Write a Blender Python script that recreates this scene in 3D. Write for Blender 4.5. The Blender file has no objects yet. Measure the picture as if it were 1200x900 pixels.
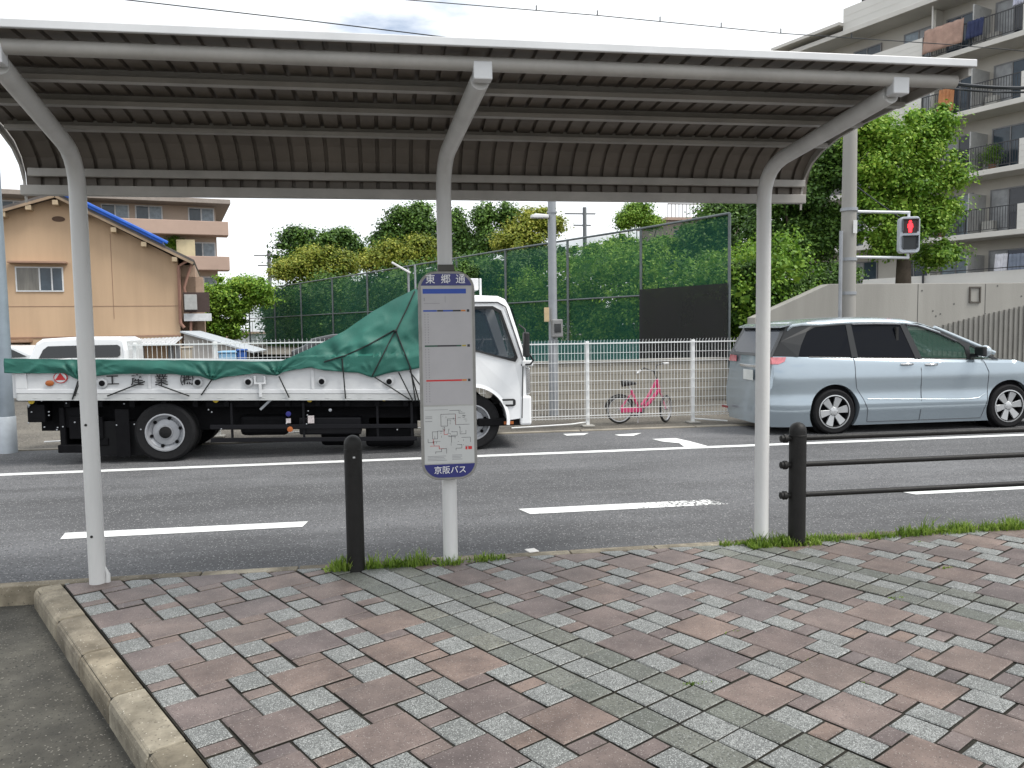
import bpy, bmesh, math, random
from mathutils import Vector, Matrix, noise
random.seed(7)
S = bpy.context.scene
C = S.collection
R_ = math.radians

# ------------------------------------------------------------------ camera
H = 1.53
FPX, YAW, PITCH, ROLL = 935.3, 0.1558, 0.0712, 0.0140
fw = Vector((math.sin(YAW)*math.cos(PITCH), math.cos(YAW)*math.cos(PITCH), -math.sin(PITCH)))
rt = Vector((math.cos(YAW), -math.sin(YAW), 0)); up = rt.cross(fw)
c_, s_ = math.cos(ROLL), math.sin(ROLL)
r2, u2 = c_*rt - s_*up, s_*rt + c_*up
cam = bpy.data.cameras.new('camera'); cam_o = bpy.data.objects.new('camera', cam); C.objects.link(cam_o)
cam.sensor_width = 36; cam.lens = 36*FPX/1200; cam.clip_start = .05; cam.clip_end = 3000
m = Matrix((r2, u2, -fw)).transposed().to_4x4(); m.translation = Vector((0, 0, H)); cam_o.matrix_world = m
S.camera = cam_o
def at(px, py, y=None, z=None, x=None):
    """point of the place seen at a photo position, on the plane y / z / x = const"""
    d = fw + r2*(px-600)/FPX - u2*(py-450)/FPX; o = Vector((0, 0, H))
    t = y/d.y if y is not None else ((z-H)/d.z if z is not None else x/d.x)
    return o + d*t

# ------------------------------------------------------------------ sky, sun, exposure
SUN_EL, SUN_AZ = R_(56), R_(118)         # azimuth clockwise from +y
w = bpy.data.worlds.new('World'); S.world = w; w.use_nodes = True
nt = w.node_tree; nt.nodes.clear(); N = nt.nodes.new; L = nt.links.new
out = N('ShaderNodeOutputWorld'); bg = N('ShaderNodeBackground'); bg.inputs[1].default_value = .12
sky = N('ShaderNodeTexSky'); sky.sky_type = 'NISHITA'; sky.sun_disc = False
sky.sun_elevation = SUN_EL; sky.sun_rotation = SUN_AZ; sky.air_density = 1.0; sky.dust_density = 1.0
tc = N('ShaderNodeTexCoord'); mp = N('ShaderNodeMapping'); mp.inputs['Scale'].default_value = (1, 1, 3.2)
n1 = N('ShaderNodeTexNoise'); n1.inputs['Scale'].default_value = 2.6; n1.inputs['Detail'].default_value = 7; n1.inputs['Roughness'].default_value = .55
rp = N('ShaderNodeValToRGB'); rp.color_ramp.elements[0].position = .29; rp.color_ramp.elements[1].position = .44
n2 = N('ShaderNodeTexNoise'); n2.inputs['Scale'].default_value = 5; n2.inputs['Detail'].default_value = 5
rc = N('ShaderNodeValToRGB'); rc.color_ramp.elements[0].color = (7.4, 7.9, 8.4, 1); rc.color_ramp.elements[1].color = (9.6, 9.7, 9.8, 1)
mx = N('ShaderNodeMix'); mx.data_type = 'RGBA'
L(tc.outputs['Generated'], mp.inputs[0]); L(mp.outputs[0], n1.inputs['Vector']); L(mp.outputs[0], n2.inputs['Vector'])
L(n1.outputs[0], rp.inputs[0]); L(n2.outputs[0], rc.inputs[0])
L(rp.outputs[0], mx.inputs[0]); L(sky.outputs[0], mx.inputs[6]); L(rc.outputs[0], mx.inputs[7])
L(mx.outputs[2], bg.inputs[0]); L(bg.outputs[0], out.inputs[0])
sl = bpy.data.lights.new('sun', 'SUN'); sl.energy = 2.6; sl.angle = R_(22); sl.color = (1, .96, .9)
so = bpy.data.objects.new('sun', sl); C.objects.link(so)
sd = Vector((math.sin(SUN_AZ)*math.cos(SUN_EL), math.cos(SUN_AZ)*math.cos(SUN_EL), math.sin(SUN_EL)))
so.rotation_euler = sd.to_track_quat('Z', 'Y').to_euler(); so.location = (20, -20, 40)
S.view_settings.view_transform = 'Standard'; S.view_settings.look = 'None'
S.view_settings.exposure = 0.35; S.view_settings.gamma = 1.0
S.cycles.max_bounces = 8; S.cycles.transparent_max_bounces = 24
S.cycles.use_denoising = True

# ------------------------------------------------------------------ materials
MATS = {}
def mat(name, col, rough=.6, metal=0, amt=.12, scale=6, bump=0, bscale=60, spec=.5, coat=0, emit=0, alpha=1, trans=0, streak=False):
    if name in MATS: return MATS[name]
    M = bpy.data.materials.new(name); M.use_nodes = True; t = M.node_tree; b = t.nodes['Principled BSDF']
    b.inputs['Roughness'].default_value = rough; b.inputs['Metallic'].default_value = metal
    b.inputs['Specular IOR Level'].default_value = spec; b.inputs['Coat Weight'].default_value = coat
    b.inputs['Alpha'].default_value = alpha; b.inputs['Transmission Weight'].default_value = trans
    c = (*col, 1)
    tcn = t.nodes.new('ShaderNodeTexCoord')
    if amt > 0:
        n = t.nodes.new('ShaderNodeTexNoise'); n.inputs['Scale'].default_value = scale; n.inputs['Detail'].default_value = 6; n.inputs['Roughness'].default_value = .62
        if streak:
            mpn = t.nodes.new('ShaderNodeMapping'); mpn.inputs['Scale'].default_value = (1, 1, .12)
            t.links.new(tcn.outputs['Object'], mpn.inputs[0]); t.links.new(mpn.outputs[0], n.inputs['Vector'])
        else: t.links.new(tcn.outputs['Object'], n.inputs['Vector'])
        r = t.nodes.new('ShaderNodeValToRGB'); r.color_ramp.elements[0].position = .32; r.color_ramp.elements[1].position = .68
        r.color_ramp.elements[0].color = (*[max(0, v*(1-amt)) for v in col], 1); r.color_ramp.elements[1].color = (*[min(1, v*(1+amt*.8)) for v in col], 1)
        t.links.new(n.outputs[0], r.inputs[0]); t.links.new(r.outputs[0], b.inputs['Base Color'])
    else: b.inputs['Base Color'].default_value = c
    if bump > 0:
        n = t.nodes.new('ShaderNodeTexNoise'); n.inputs['Scale'].default_value = bscale; n.inputs['Detail'].default_value = 5
        t.links.new(tcn.outputs['Object'], n.inputs['Vector'])
        bm_ = t.nodes.new('ShaderNodeBump'); bm_.inputs['Strength'].default_value = bump; bm_.inputs['Distance'].default_value = .01
        t.links.new(n.outputs[0], bm_.inputs['Height']); t.links.new(bm_.outputs[0], b.inputs['Normal'])
    if emit: b.inputs['Emission Color'].default_value = c; b.inputs['Emission Strength'].default_value = emit
    MATS[name] = M; return M

def speckle_mat(name, col, amt, spk_col, spk_dens, spk_scale, col2=None, big=.8, rough=.9, island=0, isl_cols=None, joint=None, stain=None, stretch=(1, 1, 1)):
    """ground stuff: large tone patches + fine aggregate grains"""
    M = bpy.data.materials.new(name); M.use_nodes = True; t = M.node_tree; b = t.nodes['Principled BSDF']; nn = t.nodes.new; ll = t.links.new
    b.inputs['Roughness'].default_value = rough; b.inputs['Specular IOR Level'].default_value = .55 if rough < .8 else .35
    g = nn('ShaderNodeNewGeometry'); tcn = nn('ShaderNodeTexCoord')
    n = nn('ShaderNodeTexNoise'); n.inputs['Scale'].default_value = big; n.inputs['Detail'].default_value = 8; n.inputs['Roughness'].default_value = .65
    ll(tcn.outputs['Object'], n.inputs['Vector'])
    r = nn('ShaderNodeValToRGB'); r.color_ramp.elements[0].position = .33; r.color_ramp.elements[1].position = .67
    c2 = col2 or [v*(1+amt) for v in col]
    r.color_ramp.elements[0].color = (*[v*(1-amt) for v in col], 1); r.color_ramp.elements[1].color = (*c2, 1)
    ll(n.outputs[0], r.inputs[0]); cur = r.outputs[0]
    if island:
        ri = nn('ShaderNodeValToRGB'); ll(g.outputs['Random Per Island'], ri.inputs[0])
        cols = isl_cols
        while len(ri.color_ramp.elements) < len(cols): ri.color_ramp.elements.new(.5)
        for k, cc in enumerate(cols):
            ri.color_ramp.elements[k].position = k/(len(cols)-1); ri.color_ramp.elements[k].color = (*cc, 1)
        mxx = nn('ShaderNodeMix'); mxx.data_type = 'RGBA'; mxx.blend_type = 'MULTIPLY'; mxx.inputs[0].default_value = 1
        ll(cur, mxx.inputs[6]); ll(ri.outputs[0], mxx.inputs[7]); cur = mxx.outputs[2]
    if stain:
        for sc_, am_, pw in ((stain[0], stain[1], .5), (stain[0]*4.3, stain[1]*.6, .5)):
            mq = nn('ShaderNodeMapping'); mq.inputs['Scale'].default_value = stretch; ll(tcn.outputs['Object'], mq.inputs[0])
            ns = nn('ShaderNodeTexNoise'); ns.inputs['Scale'].default_value = sc_; ns.inputs['Detail'].default_value = 7; ns.inputs['Roughness'].default_value = .6; ll(mq.outputs[0], ns.inputs['Vector'])
            ms_ = nn('ShaderNodeMapRange'); ms_.inputs[1].default_value = .36; ms_.inputs[2].default_value = .6; ms_.inputs[3].default_value = 1-am_; ms_.inputs[4].default_value = 1.04; ll(ns.outputs[0], ms_.inputs[0])
            mm_ = nn('ShaderNodeMix'); mm_.data_type = 'RGBA'; mm_.blend_type = 'MULTIPLY'; mm_.inputs[0].default_value = 1; ll(cur, mm_.inputs[6]); ll(ms_.outputs[0], mm_.inputs[7]); cur = mm_.outputs[2]
    v = nn('ShaderNodeTexVoronoi'); v.inputs['Scale'].default_value = spk_scale; ll(tcn.outputs['Object'], v.inputs['Vector'])
    wn = nn('ShaderNodeSeparateColor'); ll(v.outputs['Color'], wn.inputs[0])
    lt = nn('ShaderNodeMath'); lt.operation = 'LESS_THAN'; lt.inputs[1].default_value = spk_dens; ll(wn.outputs[0], lt.inputs[0])
    d2 = nn('ShaderNodeMath'); d2.operation = 'LESS_THAN'; d2.inputs[1].default_value = .5; ll(v.outputs['Distance'], d2.inputs[0])
    mu = nn('ShaderNodeMath'); mu.operation = 'MULTIPLY'; ll(lt.outputs[0], mu.inputs[0]); ll(d2.outputs[0], mu.inputs[1])
    m2 = nn('ShaderNodeMix'); m2.data_type = 'RGBA'; ll(mu.outputs[0], m2.inputs[0]); ll(cur, m2.inputs[6]); m2.inputs[7].default_value = (*spk_col, 1)
    gt = nn('ShaderNodeMath'); gt.operation = 'GREATER_THAN'; gt.inputs[1].default_value = 1-spk_dens*1.1; ll(wn.outputs[1], gt.inputs[0])
    m3 = nn('ShaderNodeMix'); m3.data_type = 'RGBA'; ll(gt.outputs[0], m3.inputs[0]); ll(m2.outputs[2], m3.inputs[6]); m3.inputs[7].default_value = (*[q*.45 for q in col], 1)
    ll(m3.outputs[2], b.inputs['Base Color'])
    nb = nn('ShaderNodeTexNoise'); nb.inputs['Scale'].default_value = spk_scale*.6; nb.inputs['Detail'].default_value = 4; ll(tcn.outputs['Object'], nb.inputs['Vector'])
    bp = nn('ShaderNodeBump'); bp.inputs['Strength'].default_value = .5; bp.inputs['Distance'].default_value = .006; ll(nb.outputs[0], bp.inputs['Height']); ll(bp.outputs[0], b.inputs['Normal'])
    MATS[name] = M; return M

def leaf_mat(name, dark, mid, light, scale=1.2, trans=.25):
    M = bpy.data.materials.new(name); M.use_nodes = True; t = M.node_tree; b = t.nodes['Principled BSDF']; nn = t.nodes.new; ll = t.links.new
    b.inputs['Roughness'].default_value = .55; b.inputs['Specular IOR Level'].default_value = .35
    g = nn('ShaderNodeNewGeometry'); tcn = nn('ShaderNodeTexCoord')
    n = nn('ShaderNodeTexNoise'); n.inputs['Scale'].default_value = scale; n.inputs['Detail'].default_value = 3; ll(tcn.outputs['Object'], n.inputs['Vector'])
    ad = nn('ShaderNodeMath'); ad.operation = 'MULTIPLY_ADD'; ad.inputs[1].default_value = .45; ll(g.outputs['Random Per Island'], ad.inputs[0])
    s2 = nn('ShaderNodeMath'); s2.operation = 'MULTIPLY'; s2.inputs[1].default_value = .75; ll(n.outputs[0], s2.inputs[0]); ll(s2.outputs[0], ad.inputs[2])
    r = nn('ShaderNodeValToRGB'); r.color_ramp.elements[0].position = .3; r.color_ramp.elements[1].position = .85
    e = r.color_ramp.elements.new(.55); e.color = (*mid, 1)
    r.color_ramp.elements[0].color = (*dark, 1); r.color_ramp.elements[2].color = (*light, 1)
    ll(ad.outputs[0], r.inputs[0]); ll(r.outputs[0], b.inputs['Base Color'])
    tr = nn('ShaderNodeBsdfTranslucent'); ll(r.outputs[0], tr.inputs[0]); ms = nn('ShaderNodeMixShader'); ms.inputs[0].default_value = trans
    o = t.nodes['Material Output']; ll(b.outputs[0], ms.inputs[1]); ll(tr.outputs[0], ms.inputs[2]); ll(ms.outputs[0], o.inputs[0])
    MATS[name] = M; return M

def net_mat(name, col, cover, scale=0):
    M = bpy.data.materials.new(name); M.use_nodes = True; t = M.node_tree; nn = t.nodes.new; ll = t.links.new
    b = t.nodes['Principled BSDF']; b.inputs['Base Color'].default_value = (*col, 1); b.inputs['Roughness'].default_value = .8
    tr = nn('ShaderNodeBsdfTransparent'); ms = nn('ShaderNodeMixShader')
    tcn = nn('ShaderNodeTexCoord'); n = nn('ShaderNodeTexNoise'); n.inputs['Scale'].default_value = .9; n.inputs['Detail'].default_value = 4; ll(tcn.outputs['Object'], n.inputs['Vector'])
    mr = nn('ShaderNodeMapRange'); mr.inputs[1].default_value = .3; mr.inputs[2].default_value = .7; mr.inputs[3].default_value = cover-.06; mr.inputs[4].default_value = min(1, cover+.06)
    ll(n.outputs[0], mr.inputs[0]); ll(mr.outputs[0], ms.inputs[0])
    ll(tr.outputs[0], ms.inputs[1]); ll(b.outputs[0], ms.inputs[2]); ll(ms.outputs[0], t.nodes['Material Output'].inputs[0])
    MATS[name] = M; return M

# ------------------------------------------------------------------ mesh helpers
class MB:
    def __init__(s): s.v = []; s.f = []; s.mi = []
    def add(s, vs, fs, mi=0):
        o = len(s.v); s.v += [tuple(p) for p in vs]; s.f += [tuple(i+o for i in f) for f in fs]; s.mi += [mi]*len(fs); return s
    def box(s, x0, x1, y0, y1, z0, z1, M=None, mi=0):
        vs = [Vector((x, y, z)) for x in (x0, x1) for y in (y0, y1) for z in (z0, z1)]
        if M is not None: vs = [M @ p for p in vs]
        return s.add(vs, [(0, 1, 3, 2), (4, 6, 7, 5), (0, 4, 5, 1), (2, 3, 7, 6), (0, 2, 6, 4), (1, 5, 7, 3)], mi)
    def bar(s, a, b, w, h=None, upv=(0, 0, 1)):
        a = Vector(a); b = Vector(b); h = h or w; d = (b-a).normalized(); u = Vector(upv)
        if abs(d.dot(u)) > .98: u = Vector((0, 1, 0))
        sx = d.cross(u).normalized(); sz = sx.cross(d)
        vs = [p + sx*w/2*i + sz*h/2*j for p in (a, b) for i, j in ((-1, -1), (1, -1), (1, 1), (-1, 1))]
        return s.add(vs, [(3, 2, 1, 0), (4, 5, 6, 7), (0, 1, 5, 4), (1, 2, 6, 5), (2, 3, 7, 6), (3, 0, 4, 7)])
    def tube(s, pts, r, n=10, cap=True):
        pts = [Vector(p) for p in pts]; rs = r if isinstance(r, (list, tuple)) else [r]*len(pts)
        vs = []; prev = None
        for i, p in enumerate(pts):
            d = (pts[min(i+1, len(pts)-1)] - pts[max(i-1, 0)]).normalized()
            if prev is None:
                prev = d.orthogonal().normalized()
            prev = (prev - d*prev.dot(d)).normalized(); q = d.cross(prev)
            for k in range(n):
                a = 2*math.pi*k/n; vs.append(p + (prev*math.cos(a)+q*math.sin(a))*rs[i])
        fs = [(i*n+k, i*n+(k+1) % n, (i+1)*n+(k+1) % n, (i+1)*n+k) for i in range(len(pts)-1) for k in range(n)]
        if cap: fs += [tuple(range(n))[::-1], tuple((len(pts)-1)*n+k for k in range(n))]
        return s.add(vs, fs)
    def lathe(s, prof, M=None, n=24, cap=True, loop=False):
        """prof: (radius, height) pairs about local z"""
        vs = []; M = M or Matrix()
        for r, z in prof:
            for k in range(n):
                a = 2*math.pi*k/n; vs.append(M @ Vector((r*math.cos(a), r*math.sin(a), z)))
        fs = [(i*n+k, i*n+(k+1) % n, (i+1)*n+(k+1) % n, (i+1)*n+k) for i in range(len(prof)-1) for k in range(n)]
        if loop: q = len(prof)-1; fs += [(q*n+k, q*n+(k+1) % n, (k+1) % n, k) for k in range(n)]
        elif cap: fs += [tuple(range(n))[::-1], tuple((len(prof)-1)*n+k for k in range(n))]
        return s.add(vs, fs)
    def prism(s, poly, fn0, fn1, mi=0):
        """poly of 2-D points extruded between fn0(p) and fn1(p)"""
        n = len(poly); vs = [fn0(p) for p in poly] + [fn1(p) for p in poly]
        fs = [tuple(range(n)), tuple(range(2*n-1, n-1, -1))] + [(i, (i+1) % n + 0, n+(i+1) % n, n+i)[::-1] for i in range(n)]
        return s.add(vs, fs, mi)
    def quad(s, a, b, c, d, mi=0): return s.add([a, b, c, d], [(0, 1, 2, 3)], mi)
    def grid(s, P, mi=0):
        h = len(P); w_ = len(P[0]); return s.add([p for row in P for p in row], [(i*w_+j, i*w_+j+1, (i+1)*w_+j+1, (i+1)*w_+j) for i in range(h-1) for j in range(w_-1)], mi)
    def build(s, name, mats, parent=None, smooth=None, bevel=0, local=False, solid=0, fixn=True):
        me = bpy.data.meshes.new(name); off = Vector((0, 0, 0))
        if parent is not None and not local:
            q = parent
            while q is not None: off += q.location; q = q.parent
        me.from_pydata([tuple(Vector(p)-off) for p in s.v], [], s.f)
        for mm in (mats if isinstance(mats, (list, tuple)) else [mats]): me.materials.append(mm)
        for p, k in zip(me.polygons, s.mi): p.material_index = k
        if fixn:
            b = bmesh.new(); b.from_mesh(me); bmesh.ops.recalc_face_normals(b, faces=b.faces); b.to_mesh(me); b.free()
        me.update()
        if smooth is not None:
            me.polygons.foreach_set('use_smooth', [True]*len(me.polygons)); me.set_sharp_from_angle(angle=R_(smooth))
        o = bpy.data.objects.new(name, me); C.objects.link(o)
        if parent is not None: o.parent = parent
        if solid:
            md = o.modifiers.new('thickness', 'SOLIDIFY'); md.thickness = solid; md.offset = 0
        if bevel:
            md = o.modifiers.new('bevel', 'BEVEL'); md.width = bevel; md.segments = 2; md.limit_method = 'ANGLE'; md.angle_limit = R_(35)
        return o

def tag(o, label=None, cat=None, group=None, kind=None):
    if label: o['label'] = label
    if cat: o['category'] = cat
    if group: o['group'] = group
    if kind: o['kind'] = kind
    return o
def thing(name, label, cat, loc=(0, 0, 0), rz=0, group=None):
    o = bpy.data.objects.new(name, None); C.objects.link(o); o.location = loc; o.rotation_euler = (0, 0, rz); o.empty_display_size = .1
    return tag(o, label, cat, group)
def copy_tree(o, parent=None):
    c = o.copy(); C.objects.link(c); c.parent = parent
    for ch in [k for k in C.objects if k.parent == o]: copy_tree(ch, c)
    return c
def text(name, s, size, M, mt, parent, depth=.001, bold=0):
    cu = bpy.data.curves.new(name, 'FONT'); cu.body = s; cu.size = size; cu.align_x = 'CENTER'; cu.align_y = 'CENTER'; cu.extrude = depth; cu.offset = bold
    t = bpy.data.objects.new(name, cu); C.objects.link(t)
    me = bpy.data.meshes.new_from_object(t.evaluated_get(bpy.context.evaluated_depsgraph_get())); bpy.data.objects.remove(t)
    off = Vector((0, 0, 0)); q = parent
    while q is not None: off += q.location; q = q.parent
    me.transform(Matrix.Translation(-off) @ M); me.materials.clear(); me.materials.append(mt)
    o = bpy.data.objects.new(name, me); C.objects.link(o); o.parent = parent; return o
def boolean(o, cutters):
    for cobj in cutters:
        md = o.modifiers.new('cut', 'BOOLEAN'); md.operation = 'DIFFERENCE'; md.object = cobj; md.solver = 'EXACT'
    bpy.context.view_layer.update()
    me = bpy.data.meshes.new_from_object(o.evaluated_get(bpy.context.evaluated_depsgraph_get())); o.modifiers.clear()
    o.data = me
def rotx(a): return Matrix.Rotation(a, 4, 'X')

white_post = mat('post_paint', (.62, .62, .61), .38, 0, .10, 5, .15, 40, streak=True)
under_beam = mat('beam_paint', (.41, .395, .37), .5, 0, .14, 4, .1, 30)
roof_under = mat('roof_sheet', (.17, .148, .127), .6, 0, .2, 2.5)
roof_edge = mat('roof_edge', (.66, .67, .68), .4, 0, .08, 3)
black_iron = mat('black_iron', (.012, .0115, .011), .5, 0, .25, 12, .3, 120, spec=.28)
white_paint = mat('white_paint', (.74, .75, .76), .3, 0, .04, 3, coat=.4)
white_wire = mat('white_wire', (.78, .79, .79), .45, 0, .06, 5)
asphalt = speckle_mat('asphalt', (.125, .126, .131), .16, (.30, .30, .295), .09, 95, big=.55, stain=(.7, .30), stretch=(.18, 1, 1))
asphalt2 = speckle_mat('asphalt_old', (.072, .07, .062), .35, (.17, .16, .14), .05, 130, (.125, .118, .098), big=1.3, stain=(1.4, .45))
far_ground = speckle_mat('far_ground', (.105, .095, .082), .3, (.25, .23, .2), .1, 60, (.16, .145, .12), big=.5)
paint_line = mat('road_paint', (.72, .73, .72), .7, 0, .14, 14, .3, 120)
conc = mat('concrete', (.31, .30, .275), .85, 0, .16, 1.1, .25, 30, streak=True)
conc_d = mat('concrete_dark_joint', (.10, .10, .095), .9)  # darker grey for the wall joints and tie holes
kerbm = speckle_mat('kerb_stone', (.27, .235, .18), .2, (.42, .39, .33), .02, 170, (.37, .335, .27), big=3.2, island=1, isl_cols=[(.70, .68, .66), (1.1, 1.08, 1.02), (.85, .82, .76), (1.25, 1.25, 1.22)], stain=(1.6, .5))
tyre = mat('tyre_rubber', (.012, .012, .013), .8, 0, .2, 30, spec=.2)
blk = mat('black_steel', (.004, .004, .005), .7, 0, .3, 10, spec=.12)
dglass = mat('dark_glass', (.012, .014, .016), .06, 0, 0, spec=.6)
chrome = mat('chrome', (.7, .7, .71), .18, 1, 0)
alloy = mat('alloy', (.52, .53, .54), .3, .6, .05, 5)
galv = mat('galvanised', (.30, .315, .335), .45, .3, .12, 3)

# ------------------------------------------------------------------ ground
ZR = -.12
UA, UB = Vector((.5, -.866, 0)), Vector((.866, .5, 0))
def AB(a, b, z=0): return UA*a + UB*b + Vector((0, 0, z))
gm = MB(); gm.quad((-900, -300, -.125), (900, -300, -.125), (900, 1500, -.125), (-900, 1500, -.125))
tag(gm.build('ground', far_ground), kind='structure')
rm = MB(); rm.quad((-60, 5.28, ZR), (60, 5.28, ZR), (60, 12.12, ZR), (-60, 12.12, ZR))
tag(rm.build('road', asphalt), kind='structure')
lm = MB(); lm.quad((-30, -12, ZR), (3, -12, ZR), (3, 5.2, ZR), (-30, 5.2, ZR))
tag(lm.build('driveway', asphalt2), kind='structure')
gt = MB()
random.seed(3)
x = -16
while x < 24:
    l = 1.9; gt.box(x, x+l-.02, 12.13, 12.24, ZR-.05, ZR+.016); x += l
tag(gt.build('gutter', mat('gutter_concrete', (.30, .27, .22), .9, 0, .35, 2, .3, 30), bevel=.006), kind='structure')
# painted markings
def stripe(name, pts, z=ZR+.004):
    s = MB(); s.add([(p[0], p[1], z) for p in pts], [tuple(range(len(pts)))]); return tag(s.build(name, paint_line), kind='structure')
stripe('road_edge_line', [(-40, 10.03), (40, 10.03), (40, 10.19), (-40, 10.19)])
worn = bpy.data.materials.new('worn_paint'); worn.use_nodes = True
_t = worn.node_tree; _b = _t.nodes['Principled BSDF']; _b.inputs['Base Color'].default_value = (.7, .71, .7, 1); _b.inputs['Roughness'].default_value = .8
_n = _t.nodes.new('ShaderNodeTexNoise'); _n.inputs['Scale'].default_value = 38; _n.inputs['Detail'].default_value = 4
_c = _t.nodes.new('ShaderNodeTexCoord'); _sx = _t.nodes.new('ShaderNodeSeparateXYZ'); _mr = _t.nodes.new('ShaderNodeMapRange')
_mr.inputs[1].default_value = 1.9; _mr.inputs[2].default_value = 3.0; _mr.inputs[3].default_value = .30; _mr.inputs[4].default_value = .52
_g = _t.nodes.new('ShaderNodeMath'); _g.operation = 'GREATER_THAN'
_t.links.new(_c.outputs['Object'], _n.inputs['Vector']); _t.links.new(_c.outputs['Object'], _sx.inputs[0]); _t.links.new(_sx.outputs[0], _mr.inputs[0])
_t.links.new(_n.outputs[0], _g.inputs[0]); _t.links.new(_mr.outputs[0], _g.inputs[1]); _t.links.new(_g.outputs[0], _b.inputs['Alpha'])
for pts, wm in ((((-2.62, 6.79), (-.73, 6.79), (-.70, 6.98), (-2.66, 7.0)), 0), (((1.22, 6.83), (3.07, 6.83), (2.95, 7.05), (1.15, 7.05)), 1), (((4.96, 6.83), (9.2, 6.83), (9.1, 7.04), (4.86, 7.04)), 0)):
    o = stripe('lane_dash', pts)
    if wm: o.data.materials[0] = worn
stripe('lane_dash', [(-8.2, 6.8), (-6.3, 6.8), (-6.3, 7.0), (-8.2, 7.0)])
def px_stripe(pp):
    stripe('road_marking', [tuple(at(a, b, z=ZR+.004))[:2] for a, b in pp], ZR+.006)
px_stripe([(764, 514.5), (792, 513.5), (808, 517), (830, 523), (802, 524), (796, 519.5), (776, 517.5)])
px_stripe([(720, 509.5), (752, 507.5), (742, 511), (726, 511)])
px_stripe([(660, 508.6), (690, 507.6), (684, 510), (664, 510.6)])
# pale marks in the parking lot beyond
for pp in ([(100, 512), (140, 521), (144, 519), (106, 510.5)], [(660, 505), (684, 510.5)[:2], (690, 509), (668, 503.5)]): pass

# ---- paving of the near sidewalk
def clip(poly, f):
    r = []
    for i in range(len(poly)):
        p, q = poly[i], poly[(i+1) % len(poly)]; a, b = f(p), f(q)
        if a >= 0: r.append(p)
        if (a >= 0) != (b >= 0): t = a/(a-b); r.append((p[0]+(q[0]-p[0])*t, p[1]+(q[1]-p[1])*t))
    return r
JY = 5.165
tile_mb = MB(); random.seed(11)
def tile(a0, a1, b0, b1, mi):
    g = random.uniform(.0042, .0066)
    poly = [tuple(AB(a, b))[:2] for a, b in ((a0+g, b0+g), (a1-g, b0+g), (a1-g, b1-g), (a0+g, b1-g))]
    cx = sum(p[0] for p in poly)/4; cy = sum(p[1] for p in poly)/4
    if cy < .6 or cx > 9.5 or cx > 2.2+cy*1.25 or cx < -3.2: return
    poly = clip(poly, lambda p: JY-p[1])
    if len(poly) < 3: return
    dz = random.uniform(-.003, .003); tx, ty = random.uniform(-.012, .012), random.uniform(-.012, .012); n = len(poly); h = .0045
    cx = sum(p[0] for p in poly)/n; cy = sum(p[1] for p in poly)/n
    def zz(p): return dz + (p[0]-cx)*tx + (p[1]-cy)*ty
    inner = []
    for p in poly:
        d = Vector((cx-p[0], cy-p[1])); d = d.normalized()*min(.0065, d.length*.4); inner.append((p[0]+d.x, p[1]+d.y))
    vs = [(p[0], p[1], -.03) for p in poly] + [(p[0], p[1], zz(p)-h) for p in poly] + [(p[0], p[1], zz(p)) for p in inner]
    fs = [tuple(range(2*n, 3*n))] + [(i, (i+1) % n, n+(i+1) % n, n+i) for i in range(n)] + [(n+i, n+(i+1) % n, 2*n+(i+1) % n, 2*n+i) for i in range(n)]
    tile_mb.add(vs, fs, mi)
    for q_ in range(n): tile_mb.mi[-2*n+q_] = 3
BS = [.862, 1.30, 1.755, 2.2075, 2.66, 3.085, 3.51, 3.93, 4.35, 4.78]
while BS[-1] < 13: BS.append(BS[-1]+.44)
BAND = {3, 8, 13, 18}
ua = .172; PER = 4*ua
for si in range(len(BS)-1):
    b0, b1 = BS[si], BS[si+1]; ub = (b1-b0)/3
    if si in BAND:
        k = int(-8/ua)
        while k*ua < 2.5:
            a = -2.69 + .08 + k*ua
            for c in range(3): tile(a, a+ua, b0+c*ub, b0+(c+1)*ub, 1 if c == 1 else 2)
            k += 1
        continue
    ph = -2.69 + (0, 0, 0, 0, 0, .08, .1, -.12, 0, .2)[si % 10]
    for k in range(-14, 9):
        p = ph + k*PER; u = ua
        tile(p, p+1.5*u, b0, b0+2*ub, 0)
        tile(p+1.5*u, p+2*u, b0+ub, b0+2*ub, 0)
        tile(p+2*u, p+3.5*u, b0+ub, b0+3*ub, 0)
        tile(p+3.5*u, p+4*u, b0+ub, b0+2*ub, 0)
        tile(p+1.5*u, p+2.5*u, b0, b0+ub, 1); tile(p+2.5*u, p+3*u, b0, b0+ub, 0); tile(p+3*u, p+4*u, b0, b0+ub, 1)
        tile(p-.5*u, p+.5*u, b0+2*ub, b0+3*ub, 1); tile(p+.5*u, p+u, b0+2*ub, b0+3*ub, 0); tile(p+u, p+2*u, b0+2*ub, b0+3*ub, 1)
brick_red = speckle_mat('paver_red', (.165, .128, .117), .28, (.33, .30, .28), .045, 260, (.225, .180, .160), big=4.5, island=1,
    isl_cols=[(.72, .72, .78), (1.0, .97, .95), (.85, .82, .84), (1.12, 1.02, .93), (.92, .90, .92), (.72, .74, .80)], stain=(.8, .26), rough=.56)
pav_grey = speckle_mat('paver_grey', (.21, .218, .212), .18, (.42, .43, .42), .32, 260, big=6, island=1, isl_cols=[(.80, .81, .80), (1.1, 1.1, 1.1), (.92, .93, .91), (1.2, 1.2, 1.2)], stain=(.8, .24), rough=.56)
pav_dark = speckle_mat('paver_dark', (.135, .14, .125), .16, (.27, .28, .27), .16, 200, big=6, island=1, isl_cols=[(.85, .88, .85), (1.12, 1.12, 1.08), (.95, .98, .93), (1.2, 1.15, 1.05)], stain=(.8, .24), rough=.56)
sand = speckle_mat('joint_sand', (.016, .015, .012), .4, (.05, .045, .035), .06, 150, (.030, .028, .020), big=3)
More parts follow.
